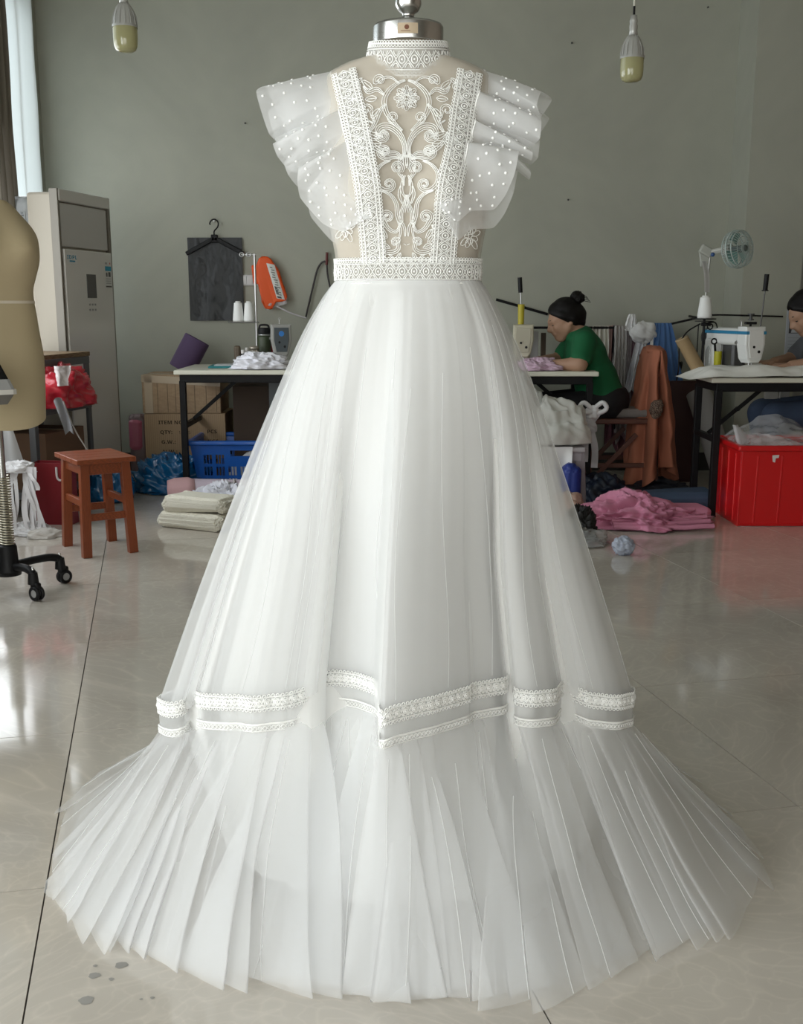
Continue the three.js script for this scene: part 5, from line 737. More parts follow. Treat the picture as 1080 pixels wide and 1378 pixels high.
  // sheet on the column
  const pp = at(1070, 452, -6.99), ps = thing('wall_sheet', 'printed sheet with a dress photo taped to the column', 'sheet', [pp[0] + 0.03, pp[1], -6.973]); part('paper', bx(0.2, 0.36, 0.002), M([0.5, 0.53, 0.58], 0.7), ps); part('print', mv(new THREE.PlaneGeometry(0.19, 0.35), [0, 0, 0.0016]), M([1, 1, 1], 0.6, { map: canvasTex(192, 352, (g, w, h) => { g.fillStyle = '#aab0b8'; g.fillRect(0, 0, w, h); g.fillStyle = '#3c3d40'; g.fillRect(14, 64, 74, 96); g.fillStyle = '#b9bcc0'; g.beginPath(); g.moveTo(48, 72); g.lineTo(72, 156); g.lineTo(28, 156); g.fill(); g.fillStyle = '#8f949c'; for (let i = 0; i < 7; i++) g.fillRect(14, 186 + i * 20, 160, 3); g.fillRect(96, 64, 3, 260); }), key: 'sheet' }), ps);
  const r0 = at(918, 424, -6.9), cr = at(958, 425, -6.9), ce = at(1056, 426, -6.9);
  solo('wall_wire', 'thin black wire running along the column behind the white machine', 'wire', tube([[r0[0] + 0.14, cr[1], -6.94], [cr[0] + 0.06, cr[1] + 0.005, -6.94], [ce[0], ce[1], -6.94]], 0.005, 20), black);
}
// ---------- clothes line and the garments on it ----------
{
  const Z = -7.12, A = at(790, 441, Z), B = at(946, 426, Z);
  const line = thing('clothes_rail', 'thin black clothes rail along the back wall', 'clothes rail', [0, 0, 0]); part('rail', rod([A[0] - 0.45, A[1], Z], [at(880, 441, Z)[0], A[1], Z], 0.008), black, line); part('arm', rod([at(880, 441, Z)[0], A[1], Z], [B[0], B[1], Z], 0.007), black, line); for (const x of [A[0] - 0.4, B[0] - 0.03]) part('bracket', rod([x, x > 1.5 ? B[1] - 0.008 : A[1], Z], [x, (x > 1.5 ? B[1] : A[1]) - 0.0, WALL_Z], 0.007), black, line);
  function garment(label, cat, px, w, h, mat, s, o = {}) {
    const x = at(px, 442, Z)[0], t = thing(o.name ?? 'hanging_garment', label, cat, [x, A[1] + (o.up ?? 0.012), Z + (o.z ?? 0)]);
    part('cloth', surf((u, v) => { const k = lerp(o.gather ?? 0.75, 1, Math.pow(v, o.pw ?? 0.7)), xx = (u - 0.5) * w * k, a = u * TAU * (o.folds ?? 3) + s; return [xx + 0.012 * noise(v * 3 + s, u * 2) + (o.lean ?? 0) * v, -h * v * (1 + 0.06 * Math.sin(u * 7 + s)), 0.014 * Math.sin(a) * (0.4 + v) + 0.012 * noise(u * 6, v * 4 + s)]; }, 40, 34), mat, t);
    part('lining', surf((u, v) => [(u - 0.5) * w * 0.9 * lerp(o.gather ?? 0.75, 1, Math.pow(v, o.pw ?? 0.7)) + (o.lean ?? 0) * v, -h * 0.95 * v, -0.035 + 0.01 * Math.sin(u * 9 + s)], 20, 10), mat, t);
    if (o.hanger) part('hanger', [tube([[0, 0.0, 0], [0, 0.035, 0], [0.016, 0.05, 0], [0.0, 0.062, 0]], 0.003, 14), beam([-w * 0.35, -0.015, 0], [w * 0.35, -0.015, 0], 0.012, 0.008)], black, t);
    return t;
  }
  const cl = (r, g, b, o) => M([r * 1.5, g * 1.5, b * 1.5].map((q) => Math.min(q, 0.85)), 0.85, o);
  garment('ivory ruched cloth on the clothes rail beside the green back', 'garment', 808, 0.13, 0.55, cl(0.42, 0.41, 0.36), 1, { folds: 4 });
  garment('dusty pink striped cloth on the clothes rail next to the ivory one', 'garment', 820, 0.08, 0.6, cl(0.38, 0.26, 0.24), 3, { z: -0.03 });
  garment('narrow black garment hanging on the clothes rail', 'garment', 827, 0.035, 0.62, cl(0.015, 0.015, 0.02), 2, { z: 0.02 });
  garment('grey crinkled blouse on the clothes rail', 'garment', 834, 0.09, 0.42, cl(0.3, 0.29, 0.28), 5, { folds: 4, z: 0.035 });
  garment('long pale grey sheer dress on the clothes rail', 'garment', 842, 0.10, 0.72, cl(0.3, 0.27, 0.28, { transparent: true, opacity: 0.85 }), 7, { z: 0.0 });
  garment('mauve lace dress reaching low on the clothes rail', 'garment', 855, 0.17, 0.74, cl(0.26, 0.17, 0.2), 4, { z: -0.04, folds: 4 });
  garment('plum coloured dress low behind the mauve lace dress', 'garment', 836, 0.14, 0.8, cl(0.16, 0.07, 0.09), 9, { z: -0.07 });
  garment('white blouse top with a pointed collar on the clothes rail', 'garment', 848, 0.085, 0.10, cl(0.7, 0.71, 0.74), 6, { up: 0.085, z: 0.03, gather: 0.3 });
  const puff = thing('hanging_garment', 'white puffed tulle piece bunched on the clothes rail', 'garment', [at(863, 452, Z)[0], A[1] - 0.03, Z + 0.06]); part('puff', rough(new THREE.SphereGeometry(0.075, 40, 30).scale(1.1, 0.95, 0.6), 0.018, 20, 4), cl(0.6, 0.61, 0.63, { transparent: true, opacity: 0.8 }), puff); part('ribbon', surf((u, v) => [0.05 + (u - 0.5) * 0.02, 0.05 - 0.2 * v, 0.01], 2, 8), cl(0.55, 0.55, 0.55), puff);
  garment('white lace sleeve hanging in front of the mauve dress', 'garment', 861, 0.11, 0.34, cl(0.5, 0.51, 0.54), 8, { up: -0.07, z: 0.05, lean: -0.04, gather: 0.5 });
  garment('sky blue tulle skirt bunched on the clothes rail', 'garment', 888, 0.36, 0.56, M([0.1, 0.22, 0.48], 0.85, { transmission: 0.2, thickness: 0 }), 2, { up: 0.03, z: 0.06, gather: 0.3, folds: 5, pw: 0.8 });
  const bk = at(921, 500, -6.95); const rl = thing('cable_coil', 'black cable bunched on the wall beside the blue tulle skirt', 'cable', [bk[0], bk[1], -7.2]); part('coil', [0, 1, 2, 3, 4].map((i) => mv(tor(0.03 + 0.006 * (i % 3), 0.007, [0, 0, 0], [0, 0, 0], 24, 6), [0.01 * i - 0.02, 0.012 * (i % 2), 0.008 * i], [0.3 * i, 0.5 + 0.2 * i, 0.4 * i], [1, 1.3, 1])), black, rl); part('cable', tube([[0.0, -0.02, 0.02], [0.06, -0.1, 0.03], [0.12, -0.17, 0.04], [0.19, -0.18, 0.04], [0.22, -0.12, 0.04]], 0.005, 24), black, rl); part('hook', rod([0, 0.02, 0.02], [0, 0.02, -0.15], 0.005), steel, rl);
}
// ---------- chair with the terracotta coat ----------
{
  const wood = M([0.10, 0.035, 0.022], 0.45), t = thing('wooden_chair', 'dark red wooden chair behind the woman in green', 'chair', [1.25, 0, -6.5]);
  part('seat', bx(0.42, 0.03, 0.4, [0, 0.435, 0], [0, 0, 0], 0.008), wood, t);
  for (const s of [-1, 1]) { part('leg', beam([-0.17, 0, s * 0.17], [-0.17, 0.42, s * 0.17], 0.036, 0.036), wood, t); part('leg', beam([0.22, 0, s * 0.17], [0.19, 0.8, s * 0.17], 0.036, 0.036), wood, t); part('side_stretcher', beam([-0.17, 0.18, s * 0.17], [0.2, 0.18, s * 0.17], 0.026, 0.02), wood, t); part('brace', beam([-0.16, 0.08, s * 0.175], [0.1, 0.36, s * 0.175], 0.026, 0.018), wood, t); }
  part('back_rail', bx(0.022, 0.09, 0.34, [0.192, 0.75, 0]), wood, t); for (let i = 0; i < 4; i++) part('back_slat', bx(0.014, 0.28, 0.03, [0.195, 0.58, (i - 1.5) * 0.08]), wood, t);
  solo('seat_cushion', 'thin grey cushion on the dark red chair', 'cushion', pillowGeo(0.36, 0.05, 0.30, 3, 0.006).translate(0, 0.025, 0), M([0.2, 0.18, 0.17], 0.9), [1.25, 0.452, -6.5]);
  const coat = thing('coat', 'terracotta coat with a speckled patch draped over the chair back', 'coat', [1.455, 0, -6.46]), cloth = M([0.36, 0.125, 0.07], 0.85, { sheen: 0.2 });
  const F = (u, v) => { const th = u * TAU, fold = 0.5 + 0.5 * Math.sin(th * 7 + 1 + 1.2 * noise(v * 1.5, u * 3)), rx = lerp(0.05, 0.165, Math.pow(v, 0.75)), rz = lerp(0.19, 0.29, v), k = 1 - 0.42 * Math.pow(fold, 1.6) * sstep(0.0, 0.3, v) + 0.16 * noise(u * 14, v * 5); return [rx * Math.sin(th) * k + 0.012 * v, 0.835 - 0.72 * v * (1 - 0.10 * Math.sin(th * 2.0 + 0.5)) + 0.0, rz * Math.cos(th) * k]; };
  part('body', surf(F, 160, 60, true), cloth, coat); part('shoulder', mv(rough(new THREE.SphereGeometry(1, 40, 20).scale(0.052, 0.028, 0.182), 0.006, 30, 1), [0, 0.832, 0]), cloth, coat);
  part('speckled_patch', rough(new THREE.SphereGeometry(0.05, 24, 18).scale(0.8, 1.05, 0.3), 0.012, 40, 5).translate(...[0, 1, 2].map((k) => F(0.965, 0.45)[k] + (k === 2 ? 0.004 : 0))), M([1, 1, 1], 0.8, { map: tex(128, (u, v) => { const n = tileNoise(u, v, 70, 1); return n > 0.12 ? [150, 130, 112] : n > -0.1 ? [90, 60, 46] : [24, 20, 20]; }), key: 'speckle' }), coat);
  const bd = thing('dark_board', 'dark maroon board standing behind the terracotta coat', 'board', [1.735, 0, -6.86]); part('board', bx(0.16, 0.63, 0.03, [0, 0.315, 0]), M([0.045, 0.014, 0.012], 0.5), bd); part('edge', bx(0.014, 0.63, 0.034, [0.087, 0.315, 0]), M([0.28, 0.27, 0.25], 0.6), bd);
  const rl = thing('fabric_roll', 'grey white fabric roll leaning under the right table', 'fabric roll', [1.95, 0, -6.6]); part('roll', rod([0.0, 0.03, 0.1], [-0.13, 0.56, -0.2], 0.075, 32), M([0.3, 0.29, 0.28], 0.85), rl); part('core', rod([-0.128, 0.55, -0.195], [-0.1325, 0.57, -0.206], 0.03, 24), M([0.15, 0.13, 0.11], 0.8), rl);
}
// ---------- under and before the green table ----------
{
  const ws = M([0.74, 0.74, 0.70], 0.8, { transmission: 0.2, thickness: 0 });
  const st = thing('plastic_stool', 'lilac and white plastic stool under the table of the woman in green', 'stool', [0.83, 0, -6.0]); part('seat', bx(0.31, 0.03, 0.31, [0, 0.33, 0], [0, 0, 0], 0.012), M([0.46, 0.43, 0.45], 0.5), st); for (const [x, z] of [[-1, -1], [1, -1], [-1, 1], [1, 1]]) part('leg', beam([x * 0.14, 0, z * 0.14], [x * 0.125, 0.32, z * 0.125], 0.05, 0.024), M([0.3, 0.27, 0.29], 0.5), st); part('apron', bx(0.27, 0.05, 0.012, [0, 0.295, 0.135]), M([0.42, 0.39, 0.42], 0.5), st);
  solo('stuffed_bag', 'plump white stuffed bag on the lilac stool', 'bag', heap(0.37, 0.25, 0.3, 6, 0.22, 5, 80), ws, [0.835, 0.346, -6.0], 0.1);
  solo('white_bag', 'tall white film bag slumped beside the stuffed bag', 'bag', mv(heap(0.2, 0.40, 0.22, 72, 0.2, 6, 80), [0, 0, 0], [0, 0, 0.16]), M([0.72, 0.74, 0.72], 0.4, { transmission: 0.2, thickness: 0 }), [0.70, 0.348, -6.0]);
  solo('cloth_drape', 'white cloth draped down the front of the lilac stool', 'cloth', surf((u, v) => [lerp(-0.17, 0.08, u) * (1 - 0.35 * v) + 0.02 * v, 0.35 - 0.30 * v * (1 - 0.7 * sstep(0.6, 1, u)), 0.165 + 0.02 * Math.sin(u * 14) * v + 0.02 * v], 40, 24), M([0.74, 0.73, 0.73], 0.85), [0.83, 0, -6.0]);
  solo('blue_bag', 'royal blue bag tucked between the legs of the lilac stool', 'bag', pillowGeo(0.10, 0.27, 0.14, 9, 0.012).translate(0, 0.135, 0), M([0.01, 0.03, 0.22], 0.5), [0.90, 0, -5.80]);
  solo('beige_cloth', 'skin coloured cloth lying at the foot of the draped stool', 'cloth', heap(0.22, 0.14, 0.18, 41, 0.2, 6), M([0.5, 0.34, 0.27], 0.85), [0.86, 0, -5.68]);
  const kn = thing('tied_cloth', 'white cloth strips knotted round the table leg', 'cloth strips', [1.058, 0, -6.16]); part('knot', rough(new THREE.SphereGeometry(0.05, 36, 26).scale(1, 0.85, 0.8), 0.02, 30, 3).translate(0, 0.50, 0.02), whiteCloth, kn); srand(77); for (let i = 0; i < 6; i++) { const x = rr(-0.05, 0.05), L = rr(0.1, 0.36), q = rr(0, 5), s = rr(-0.05, 0.06); part('strip', surf((u, v) => [x * 0.4 + s * v + (u - 0.5) * 0.035 + 0.01 * Math.sin(v * 5 + q), 0.51 - L * v, 0.045 + 0.012 * Math.sin(v * 7 + q) + (u - 0.5) * 0.012], 3, 16), M([0.62, 0.61, 0.63], 0.85), kn); } for (const s of [-1, 1]) part('bow_loop', tube([[0, 0.52, 0.04], [s * 0.05, 0.56, 0.045], [s * 0.075, 0.53, 0.05], [s * 0.04, 0.505, 0.05], [0, 0.51, 0.045]], 0.013, 24), whiteCloth, kn);
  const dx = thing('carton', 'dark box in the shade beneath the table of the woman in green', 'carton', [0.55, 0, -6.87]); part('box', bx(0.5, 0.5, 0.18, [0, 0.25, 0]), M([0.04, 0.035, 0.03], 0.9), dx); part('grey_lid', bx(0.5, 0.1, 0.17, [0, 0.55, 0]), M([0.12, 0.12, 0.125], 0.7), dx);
  // floor fabrics
  const pk = thing('pink_fabric', 'heap of rose pink fabric spread on the floor', 'fabric', [1.22, 0, -5.52], 0.08); part('heap', warp(heap(0.56, 0.135, 0.40, 12, 0.7, 9, 170), (x, y, z) => { const g = 0.55 + 0.45 * Math.exp(-(((x + 0.08) / 0.2) ** 2)); return [x, y * g + 0.008 * Math.max(0, noise(x * 9 + z * 22, z * 16)) * (y > 0.01 ? 1 : 0), z]; }), M([0.60, 0.235, 0.35], 0.85, { sheen: 0.3 }), pk);
  part('folded_edge', [0, 1, 2].map((i) => surf((u, v) => { const a = v * PI * 1.7 - 0.6; return [lerp(-0.2, 0.3, u), 0.022 + 0.012 * i + 0.013 * Math.sin(a) + 0.004 * noise(u * 6 + i, 1), 0.2 - 0.03 * i + 0.014 * Math.cos(a) + 0.03 * Math.sin(u * 2.4 + i)]; }, 50, 12)), M([0.60, 0.235, 0.35], 0.85, { sheen: 0.3 }), pk); part('flat_fold', pillowGeo(0.30, 0.07, 0.2, 22, 0.008).translate(0.2, 0.05, -0.03), M([0.60, 0.235, 0.35], 0.85, { sheen: 0.3 }), pk);
  solo('denim_cloth', 'folded blue denim cloth behind the pink fabric', 'cloth', rough(new RoundedBoxGeometry(0.42, 0.10, 0.2, 12, 0.045).translate(0, 0.048, 0), 0.012, 14, 7), M([0.06, 0.10, 0.17], 0.9), [1.5, 0, -5.95], 0.1);
  solo('grey_cloth', 'grey and cream cloth rolled beside the blue denim', 'cloth', heap(0.28, 0.11, 0.2, 52, 0.3, 7), M([0.25, 0.24, 0.22], 0.9), [1.20, 0, -5.86], 0.1);
  solo('navy_bag', 'dark navy bag under the chair behind the pink fabric', 'bag', heap(0.3, 0.16, 0.24, 57, 0.3, 7), M([0.008, 0.016, 0.035], 0.4), [1.14, 0, -6.15], 0.1);
  solo('navy_bag', 'dark bag on the floor under the terracotta coat', 'bag', heap(0.42, 0.1, 0.24, 59, 0.3, 7), M([0.01, 0.012, 0.02], 0.5), [1.5, 0, -6.35], 0.1);
  const bl = thing('lace_bag', 'clear bag holding black lace on the floor beside the gown', 'plastic bag', [0.80, 0, -5.02]); part('black_lace', heap(0.15, 0.14, 0.14, 62, 0.6, 16, 70).translate(0.03, 0.012, -0.03), M([0.01, 0.01, 0.01], 0.6), bl); part('grey_lining', heap(0.16, 0.1, 0.14, 68, 0.4, 12).translate(-0.03, 0.012, 0.02), M([0.3, 0.31, 0.31], 0.6), bl); part('film', heap(0.27, 0.085, 0.2, 65, 0.4, 9, 80), M([0.6, 0.62, 0.62], 0.25, { transparent: true, opacity: 0.5, clearcoat: 0.8, key: 'film2' }), bl);
  solo('crumpled_film', 'small crumpled pale blue film on the bare floor', 'film', rough(new THREE.SphereGeometry(0.042, 40, 30).scale(1.05, 0.95, 0.9).translate(0, 0.04, 0), 0.016, 40, 3, true), M([0.55, 0.6, 0.72], 0.3, { transmission: 0.3, thickness: 0, clearcoat: 0.5 }), [0.985, 0, -4.79]);
}
// ---------- red tub ----------
{
  const t = thing('plastic_tub', 'large bright red plastic tub at the right edge', 'tub', [1.685, 0, -5.43]), W = 0.66, D = 0.42, h = 0.40, red = M([0.62, 0.006, 0.008], 0.33, { clearcoat: 0.3 });
  // local: front left corner at the origin
  const wallF = (w) => { const g = new RoundedBoxGeometry(w, h, 0.006, 2, 0.003); return g; };
  part('side_wall', [mv(wallF(W), [W / 2, h / 2, 0], [0.05, 0, 0]), ...[0.08, 0.2, 0.33, 0.46, 0.58].map((x) => bx(0.012, h * 0.86, 0.01, [x, h * 0.47, 0.0], [0.05, 0, 0]))], red, t);
  part('side_wall', mv(wallF(W), [W / 2, h / 2, -D], [-0.05, 0, 0]), red, t); part('side_wall', [mv(wallF(D), [0, h / 2, -D / 2], [0, PI / 2, 0.05].map((q, i) => (i === 2 ? 0 : q))), ...[0.08, 0.2, 0.32].map((q) => bx(0.012, h * 0.86, 0.012, [-0.002, h * 0.47, -q]))], red, t); part('side_wall', mv(wallF(D), [W, h / 2, -D / 2], [0, PI / 2, 0]), red, t); part('bottom', bx(W, 0.008, D, [W / 2, 0.006, -D / 2]), red, t);
  part('rim', [bx(W + 0.05, 0.03, 0.034, [W / 2, h - 0.005, 0.012], [0, 0, 0], 0.012), bx(W + 0.05, 0.03, 0.034, [W / 2, h - 0.005, -D - 0.012], [0, 0, 0], 0.012), bx(0.034, 0.03, D + 0.05, [-0.008, h - 0.005, -D / 2], [0, 0, 0], 0.012), bx(0.034, 0.03, D + 0.05, [W + 0.008, h - 0.005, -D / 2], [0, 0, 0], 0.012)], red, t);
  part('torn_label', mv(shape2([[-0.012, 0.018], [0.022, 0.02], [0.02, 0.005], [0.006, 0.004], [0.004, -0.018], [-0.008, -0.014]], 0.001, 0), [0.155, h - 0.055, 0.024], [0.05, 0, 0]), M([0.7, 0.64, 0.62], 0.7), t);
  const b = thing('plastic_bag', 'clear plastic bag puffed out of the red tub', 'plastic bag', [1.685, 0.30, -5.45]);
  part('film', [rough(surf((u, v) => { const a = u * TAU; return [0.25 + (0.22 - 0.1 * v) * Math.cos(a), 0.02 + 0.2 * v - 0.1 * v * v * (1 + 0.4 * Math.cos(a)), -0.2 + 0.16 * Math.sin(a) * (1 - 0.5 * v)]; }, 60, 20, true), 0.03, 10, 4), rough(surf((u, v) => [lerp(0.0, 0.5, u), 0.09 + 0.10 * Math.sin(u * PI) * v + 0.03 * v, -0.02 - 0.3 * v], 50, 30), 0.02, 9, 6)], clearBag, b); srand(12); for (let i = 0; i < 4; i++) { const x = 0.02 + i * 0.022; part('fold', surf((u, v) => [x + (u - 0.5) * 0.03 - 0.03 * v, 0.10 + 0.10 * v * (1 - 0.15 * i), -0.08 - 0.03 * i + 0.01 * Math.sin(u * 4)], 4, 8), M([0.7, 0.7, 0.72], 0.35, { transparent: true, opacity: 0.6, key: 'fold' }), b); }
  solo('clear_scrap', 'thin clear film scrap lying before the red tub', 'film', mv(rough(new THREE.PlaneGeometry(0.12, 0.05, 20, 10), 0.003, 40, 1), [0, 0.004, 0], [-PI / 2, 0, 0]), clearBag, [1.755, 0, -5.40], 0.05);
  const pn = thing('upright_sheet', 'pale upright panel under the right table behind the tub', 'panel', [2.05, 0, -6.15]); part('panel', bx(0.075, 0.66, 0.02, [0, 0.33, 0]), M([0.5, 0.49, 0.46], 0.6), pn); part('panel', bx(0.05, 0.66, 0.02, [0.08, 0.33, -0.02]), M([0.42, 0.41, 0.39], 0.6), pn); part('bead', bx(0.008, 0.66, 0.022, [0.046, 0.33, 0.0]), M([0.6, 0.59, 0.56], 0.5), pn);
}
// ---------- people ----------
const sub = (a, b) => [a[0] - b[0], a[1] - b[1], a[2] - b[2]], dot = (a, b) => a[0] * b[0] + a[1] * b[1] + a[2] * b[2];
function fieldMesh(bones, cell, k, cut) {   // bones: [A, rA, B, rB] tapered capsules joined by a smooth minimum
  let lo = [1e9, 1e9, 1e9], hi = [-1e9, -1e9, -1e9];
  for (const [A, ra, B, rb] of bones) for (let i = 0; i < 3; i++) { lo[i] = Math.min(lo[i], A[i] - ra, B[i] - rb); hi[i] = Math.max(hi[i], A[i] + ra, B[i] + rb); }
  const c = lo.map((v, i) => (v + hi[i]) / 2), half = Math.max(...hi.map((v, i) => v - lo[i])) / 2 + cell * 4, n = Math.min(150, Math.ceil(2 * half / cell)), mc = new MarchingCubes(n, undefined, false, false, 200000);
  mc.isolation = 0;
  for (let z = 0; z < n; z++) for (let y = 0; y < n; y++) for (let x = 0; x < n; x++) {
    const p = [c[0] + (x - n / 2) / (n / 2) * half, c[1] + (y - n / 2) / (n / 2) * half, c[2] + (z - n / 2) / (n / 2) * half]; let d = 1e3;
    for (const b of bones) {
      const ab = sub(b[2], b[0]), ap = sub(p, b[0]), L = dot(ab, ab), t = L < 1e-9 ? 0 : clamp(dot(ap, ab) / L, 0, 1), q = [ap[0] - ab[0] * t, ap[1] - ab[1] * t, ap[2] - ab[2] * t], s = b[4];
      let e = s ? Math.hypot(q[0] / s[0], q[1] / s[1], q[2] / s[2]) : Math.hypot(...q); e -= lerp(b[1], b[3], t);
      const h = Math.max(k - Math.abs(d - e), 0) / k; d = Math.min(d, e) - h * h * k * 0.25;
    }
    if (cut) d = Math.max(d, cut(p));
    mc.field[z * n * n + y * n + x] = -d;
  }
  mc.update();
  const cnt = mc.count, g = new THREE.BufferGeometry();
  g.setAttribute('position', new THREE.BufferAttribute(new Float32Array(mc.positionArray.slice(0, cnt * 3)), 3)); g.setAttribute('normal', new THREE.BufferAttribute(new Float32Array(mc.normalArray.slice(0, cnt * 3)), 3));
  g.scale(half, half, half).translate(...c); return g;
}
function hand(wrist, dir, up, side, curl = 0.5) {   // bones of a hand: palm, four fingers, thumb; dir points to the fingertips
  const d = V(...dir).normalize(), u = V(...up).normalize(), s = d.clone().cross(u).normalize().multiplyScalar(side), W = V(...wrist), out = [], P = (a, b, c) => W.clone().addScaledVector(d, a).addScaledVector(s, b).addScaledVector(u, c).toArray();
  for (let i = 0; i < 4; i++) out.push([P(0.01, (i - 1.5) * 0.010, 0), 0.013, P(0.078, (i - 1.5) * 0.0195, 0.004), 0.0105]);
  [0.066, 0.074, 0.068, 0.054].forEach((L, i) => { const b = (i - 1.5) * 0.0205, a0 = 0.082; let p = P(a0, b, 0.004), ang = 0; for (let k = 0; k < 3; k++) { ang += curl * [0.5, 0.7, 0.5][k]; const l = L * [0.45, 0.32, 0.23][k], q = V(...p).addScaledVector(d, Math.cos(ang) * l).addScaledVector(u, -Math.sin(ang) * l).addScaledVector(s, (i - 1.5) * 0.0012).toArray(); out.push([p, 0.0088 - 0.0009 * k, q, 0.008 - 0.001 * k]); p = q; } });
  const t0 = P(0.022, -0.026, -0.002), t1 = P(0.05, -0.05, -0.008), t2 = P(0.078, -0.052, -0.014), t3 = P(0.098, -0.044, -0.02);
  out.push([t0, 0.014, t1, 0.0115], [t1, 0.0115, t2, 0.0095], [t2, 0.0095, t3, 0.008]); return out;
}
function seamstress(label, o) {   // seated, facing -x, bent over the sewing; measures about the point under the hips
  const t = thing('person', label, 'person', o.at, o.turn ?? 0), skin = M([0.40, 0.235, 0.155], 0.6, { sheen: 0.1 });
  const hip = [-0.03, 0.535, 0], waist = [-0.065, 0.66, 0], chest = [-0.135, 0.81, 0], neck = [-0.20, 0.925, 0], head = o.head ?? [-0.25, 1.008, 0.0];
  const sh = [[-0.165, 0.885, 0.155], [-0.165, 0.885, -0.155]], el = o.elbow ?? [[-0.20, 0.762, 0.23], [-0.25, 0.77, -0.20]], wr = o.wrist ?? [[-0.39, 0.752, 0.155], [-0.42, 0.765, -0.02]];
  const knee = [[-0.42, 0.5, 0.10], [-0.43, 0.5, -0.11]], ank = [[-0.36, 0.09, 0.11], [-0.40, 0.09, -0.12]], hipj = [[-0.02, 0.52, 0.09], [-0.02, 0.52, -0.09]];
  const B = [];
  B.push([hip, 0.13, waist, 0.115, [1, 1, 1.25]], [waist, 0.115, chest, 0.125, [0.85, 1, 1.2]], [chest, 0.115, [-0.165, 0.89, 0], 0.07, [0.9, 1, 1.5]], [neck, 0.05, [head[0] + 0.03, head[1] - 0.06, head[2]], 0.045]);
  for (const i of [0, 1]) { B.push([sh[i], 0.052, el[i], 0.04], [el[i], 0.04, wr[i], 0.026]); B.push([hipj[i], 0.085, knee[i], 0.06], [knee[i], 0.058, ank[i], 0.038], [ank[i], 0.036, [ank[i][0] - 0.15, 0.035, ank[i][2]], 0.03]); }
  const body = fieldMesh(B, 0.012, 0.03);
  const hands = [0, 1].map((i) => fieldMesh([[el[i].map((v, j) => lerp(v, wr[i][j], 0.8)), 0.0285, wr[i], 0.024], ...hand(wr[i], o.handDir?.[i] ?? [-0.9, -0.12, i ? 0.25 : -0.35], [0, 1, 0.1], i ? 1 : -1, 0.42)], 0.0032, 0.008));
  // head with face, turned down to the work
  const Hd = [], dn = o.nod ?? 0.42, yaw = o.yaw ?? 0, q = new THREE.Quaternion().setFromEuler(new THREE.Euler(0, yaw, dn, 'YXZ')), hp = (x, y, z) => V(x, y, z).applyQuaternion(q).add(V(...head)).toArray();
  Hd.push([hp(0.012, 0.022, 0), 0.078, hp(0.02, 0.01, 0), 0.074], [hp(-0.03, 0.02, 0), 0.064, hp(-0.035, -0.03, 0), 0.058], [hp(-0.045, -0.055, 0), 0.042, hp(-0.062, -0.088, 0), 0.022]);
  for (const s of [-1, 1]) Hd.push([hp(-0.01, -0.045, s * 0.045), 0.024, hp(-0.055, -0.082, s * 0.016), 0.02], [hp(-0.062, -0.022, s * 0.034), 0.021, hp(-0.058, -0.03, s * 0.034), 0.02], [hp(-0.085, 0.022, s * 0.012), 0.010, hp(-0.072, 0.02, s * 0.042), 0.010], [hp(0.018, 0.008, s * 0.076), 0.011, hp(0.012, -0.026, s * 0.074), 0.008]);
  Hd.push([hp(-0.092, 0.012, 0), 0.008, hp(-0.113, -0.02, 0), 0.0115], [hp(-0.1, -0.024, -0.011), 0.0075, hp(-0.1, -0.024, 0.011), 0.0075], [hp(-0.09, -0.046, -0.014), 0.008, hp(-0.09, -0.046, 0.014), 0.008], [hp(-0.088, -0.056, -0.011), 0.008, hp(-0.088, -0.056, 0.011), 0.008], [hp(-0.083, -0.082, 0), 0.014, hp(-0.08, -0.084, 0), 0.014], [hp(0.02, -0.05, 0), 0.05, hp(0.045, -0.105, 0), 0.046]);
  part('body', [body, ...hands, fieldMesh(Hd, 0.0038, 0.022)], skin, t);
  const eye = M([0.02, 0.015, 0.012], 0.3);
  for (const s of [-1, 1]) { part('eye', tube([hp(-0.086, 0.002, s * 0.022), hp(-0.088, -0.001, s * 0.032), hp(-0.08, 0.0, s * 0.042)], 0.0032, 10, 6), eye, t); part('eyebrow', tube([hp(-0.093, 0.024, s * 0.016), hp(-0.09, 0.03, s * 0.03), hp(-0.078, 0.026, s * 0.046)], 0.003, 10, 6), eye, t); }
  part('lips', tube([hp(-0.092, -0.051, -0.018), hp(-0.099, -0.05, -0.006), hp(-0.099, -0.05, 0.006), hp(-0.092, -0.051, 0.018)], 0.0045, 12, 8), M([0.36, 0.13, 0.11], 0.5), t);
  const hairM = M([0.006, 0.005, 0.005], 0.55, { specularIntensity: 0.4, bumpMap: tex(128, (u, v) => { const k = 128 + 90 * Math.sin(u * TAU * 30 + 2 * tileNoise(u, v, 6)); return [k, k, k]; }, false), bumpScale: 0.002, key: 'hair' });
  const cap = [[hp(0.018, 0.034, 0), 0.088, hp(0.034, 0.012, 0), 0.084], [hp(-0.03, 0.062, 0), 0.052, hp(0.0, 0.06, 0), 0.06], [hp(0.07, -0.01, 0), 0.05, hp(0.065, -0.05, 0), 0.035]]; for (const s of [-1, 1]) cap.push([hp(-0.055, 0.058, s * 0.03), 0.022, hp(-0.02, 0.03, s * 0.066), 0.02], [hp(-0.02, 0.03, s * 0.066), 0.019, hp(0.03, -0.008, s * 0.07), 0.022]);
  const hair = part('hair', fieldMesh(cap, 0.004, 0.02, (p) => { const v = V(...p).sub(V(...head)).applyQuaternion(q.clone().invert()); return -(v.x - (-0.075 + Math.max(0, 0.06 - v.y) * 0.9)) - 0.0; }), hairM, t);
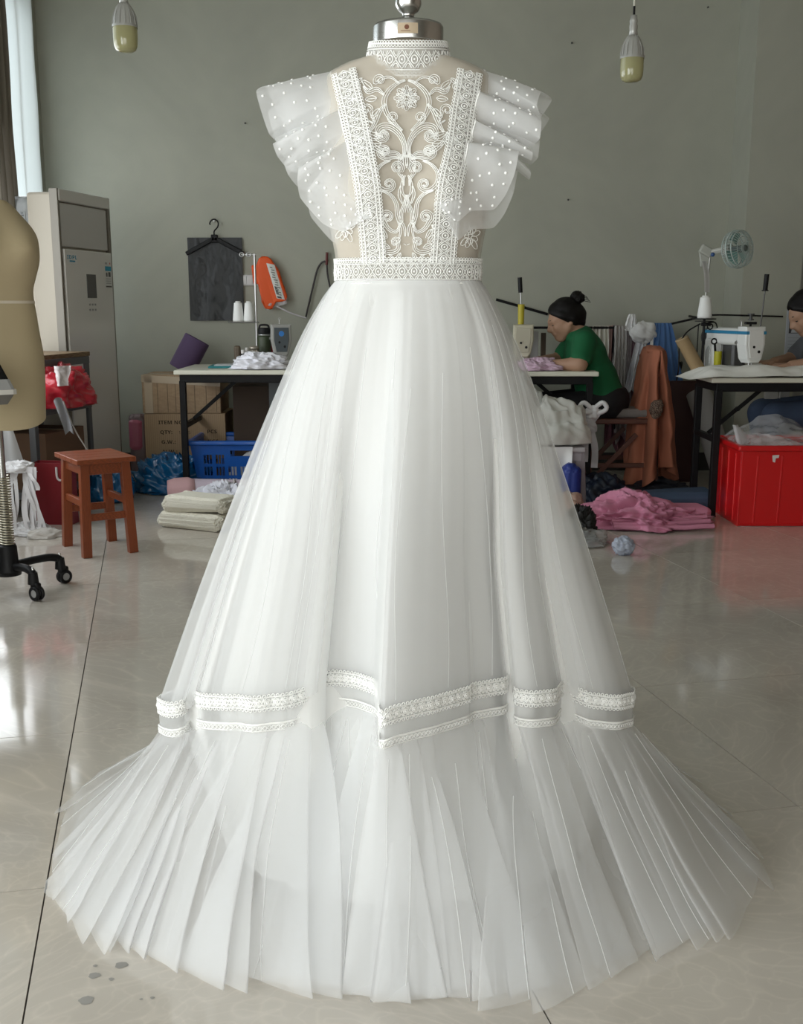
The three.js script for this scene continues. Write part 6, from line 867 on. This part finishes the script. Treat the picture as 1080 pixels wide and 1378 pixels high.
  if (o.bun) { const b = hp(0.105, 0.085, 0); part('bun', rough(new THREE.SphereGeometry(0.04, 32, 24).scale(1.15, 0.95, 1), 0.010, 40, 3).translate(...b), hairM, hair); part('loose_strand', [0, 1, 2, 3].map((i) => tube([b, [b[0] + 0.04, b[1] + 0.012 - i * 0.01, b[2] + 0.01 * i], [b[0] + 0.06 + 0.005 * i, b[1] - 0.008 * i, b[2] + 0.008 * i]], 0.0018, 8, 5)), hairM, hair); }
  // clothes
  const shirt = [[[-0.03, 0.545, 0], 0.14, waist, 0.125, [1, 1, 1.25]], [waist, 0.125, chest, 0.130, [0.86, 1, 1.2]], [chest, 0.122, [-0.165, 0.895, 0], 0.078, [0.92, 1, 1.5]], [[-0.165, 0.9, 0], 0.066, neck, 0.056]];
  for (const i of [0, 1]) { const m = sh[i].map((v, j) => lerp(v, el[i][j], 0.72)); shirt.push([sh[i], 0.066, m, 0.058]); }
  part('shirt', fieldMesh(shirt, 0.011, 0.04, (p) => Math.max(0.50 - p[1], p[1] - 0.945 - (p[0] + 0.2) * 0.4)), o.shirt, t, o.shirtLabel);
  const tr = [[[0.01, 0.54, 0], 0.125, [-0.02, 0.58, 0], 0.12, [1, 1, 1.3]]]; for (const i of [0, 1]) tr.push([hipj[i], 0.098, knee[i], 0.074], [knee[i], 0.072, ank[i], 0.05]);
  part('trousers', fieldMesh(tr, 0.012, 0.03, (p) => Math.max(p[1] - 0.62, 0.075 - p[1])), o.trousers, t, o.trousersLabel);
  for (const i of [0, 1]) part('shoe', mv(new THREE.SphereGeometry(1, 24, 16), [ank[i][0] - 0.06, 0.042, ank[i][2]], [0, 0, 0], [0.13, 0.04, 0.045]), black, t);
  return t;
}
seamstress('woman in a green shirt with a hair bun, bent over the cream sewing machine', { at: [1.20, -0.0, -6.5], bun: true, shirt: M([0.003, 0.105, 0.035], 0.85, { sheen: 0.2 }), trousers: M([0.008, 0.008, 0.01], 0.8) });
const st2 = thing('plastic_stool', 'dark stool under the person at the right edge', 'stool', [2.44, 0, -6.05]); part('seat', bx(0.32, 0.03, 0.32, [0, 0.445, 0], [0, 0, 0], 0.012), M([0.05, 0.05, 0.06], 0.5), st2); for (const [x, z] of [[-1, -1], [1, -1], [-1, 1], [1, 1]]) part('leg', beam([x * 0.14, 0, z * 0.14], [x * 0.12, 0.435, z * 0.12], 0.036, 0.03), M([0.05, 0.05, 0.06], 0.5), st2);
seamstress('dark haired person in jeans sewing at the right edge', { at: [2.44, 0.0, -6.05], bun: false, head: [-0.265, 1.052, 0.03], nod: 0.6, elbow: [[-0.20, 0.80, 0.25], [-0.26, 0.79, -0.18]], wrist: [[-0.37, 0.775, 0.13], [-0.42, 0.785, 0.0]], shirt: M([0.10, 0.105, 0.12], 0.85), trousers: M([0.035, 0.055, 0.10], 0.85), trousersLabel: 'dark blue jeans' });
renderer.render(scene, camera);
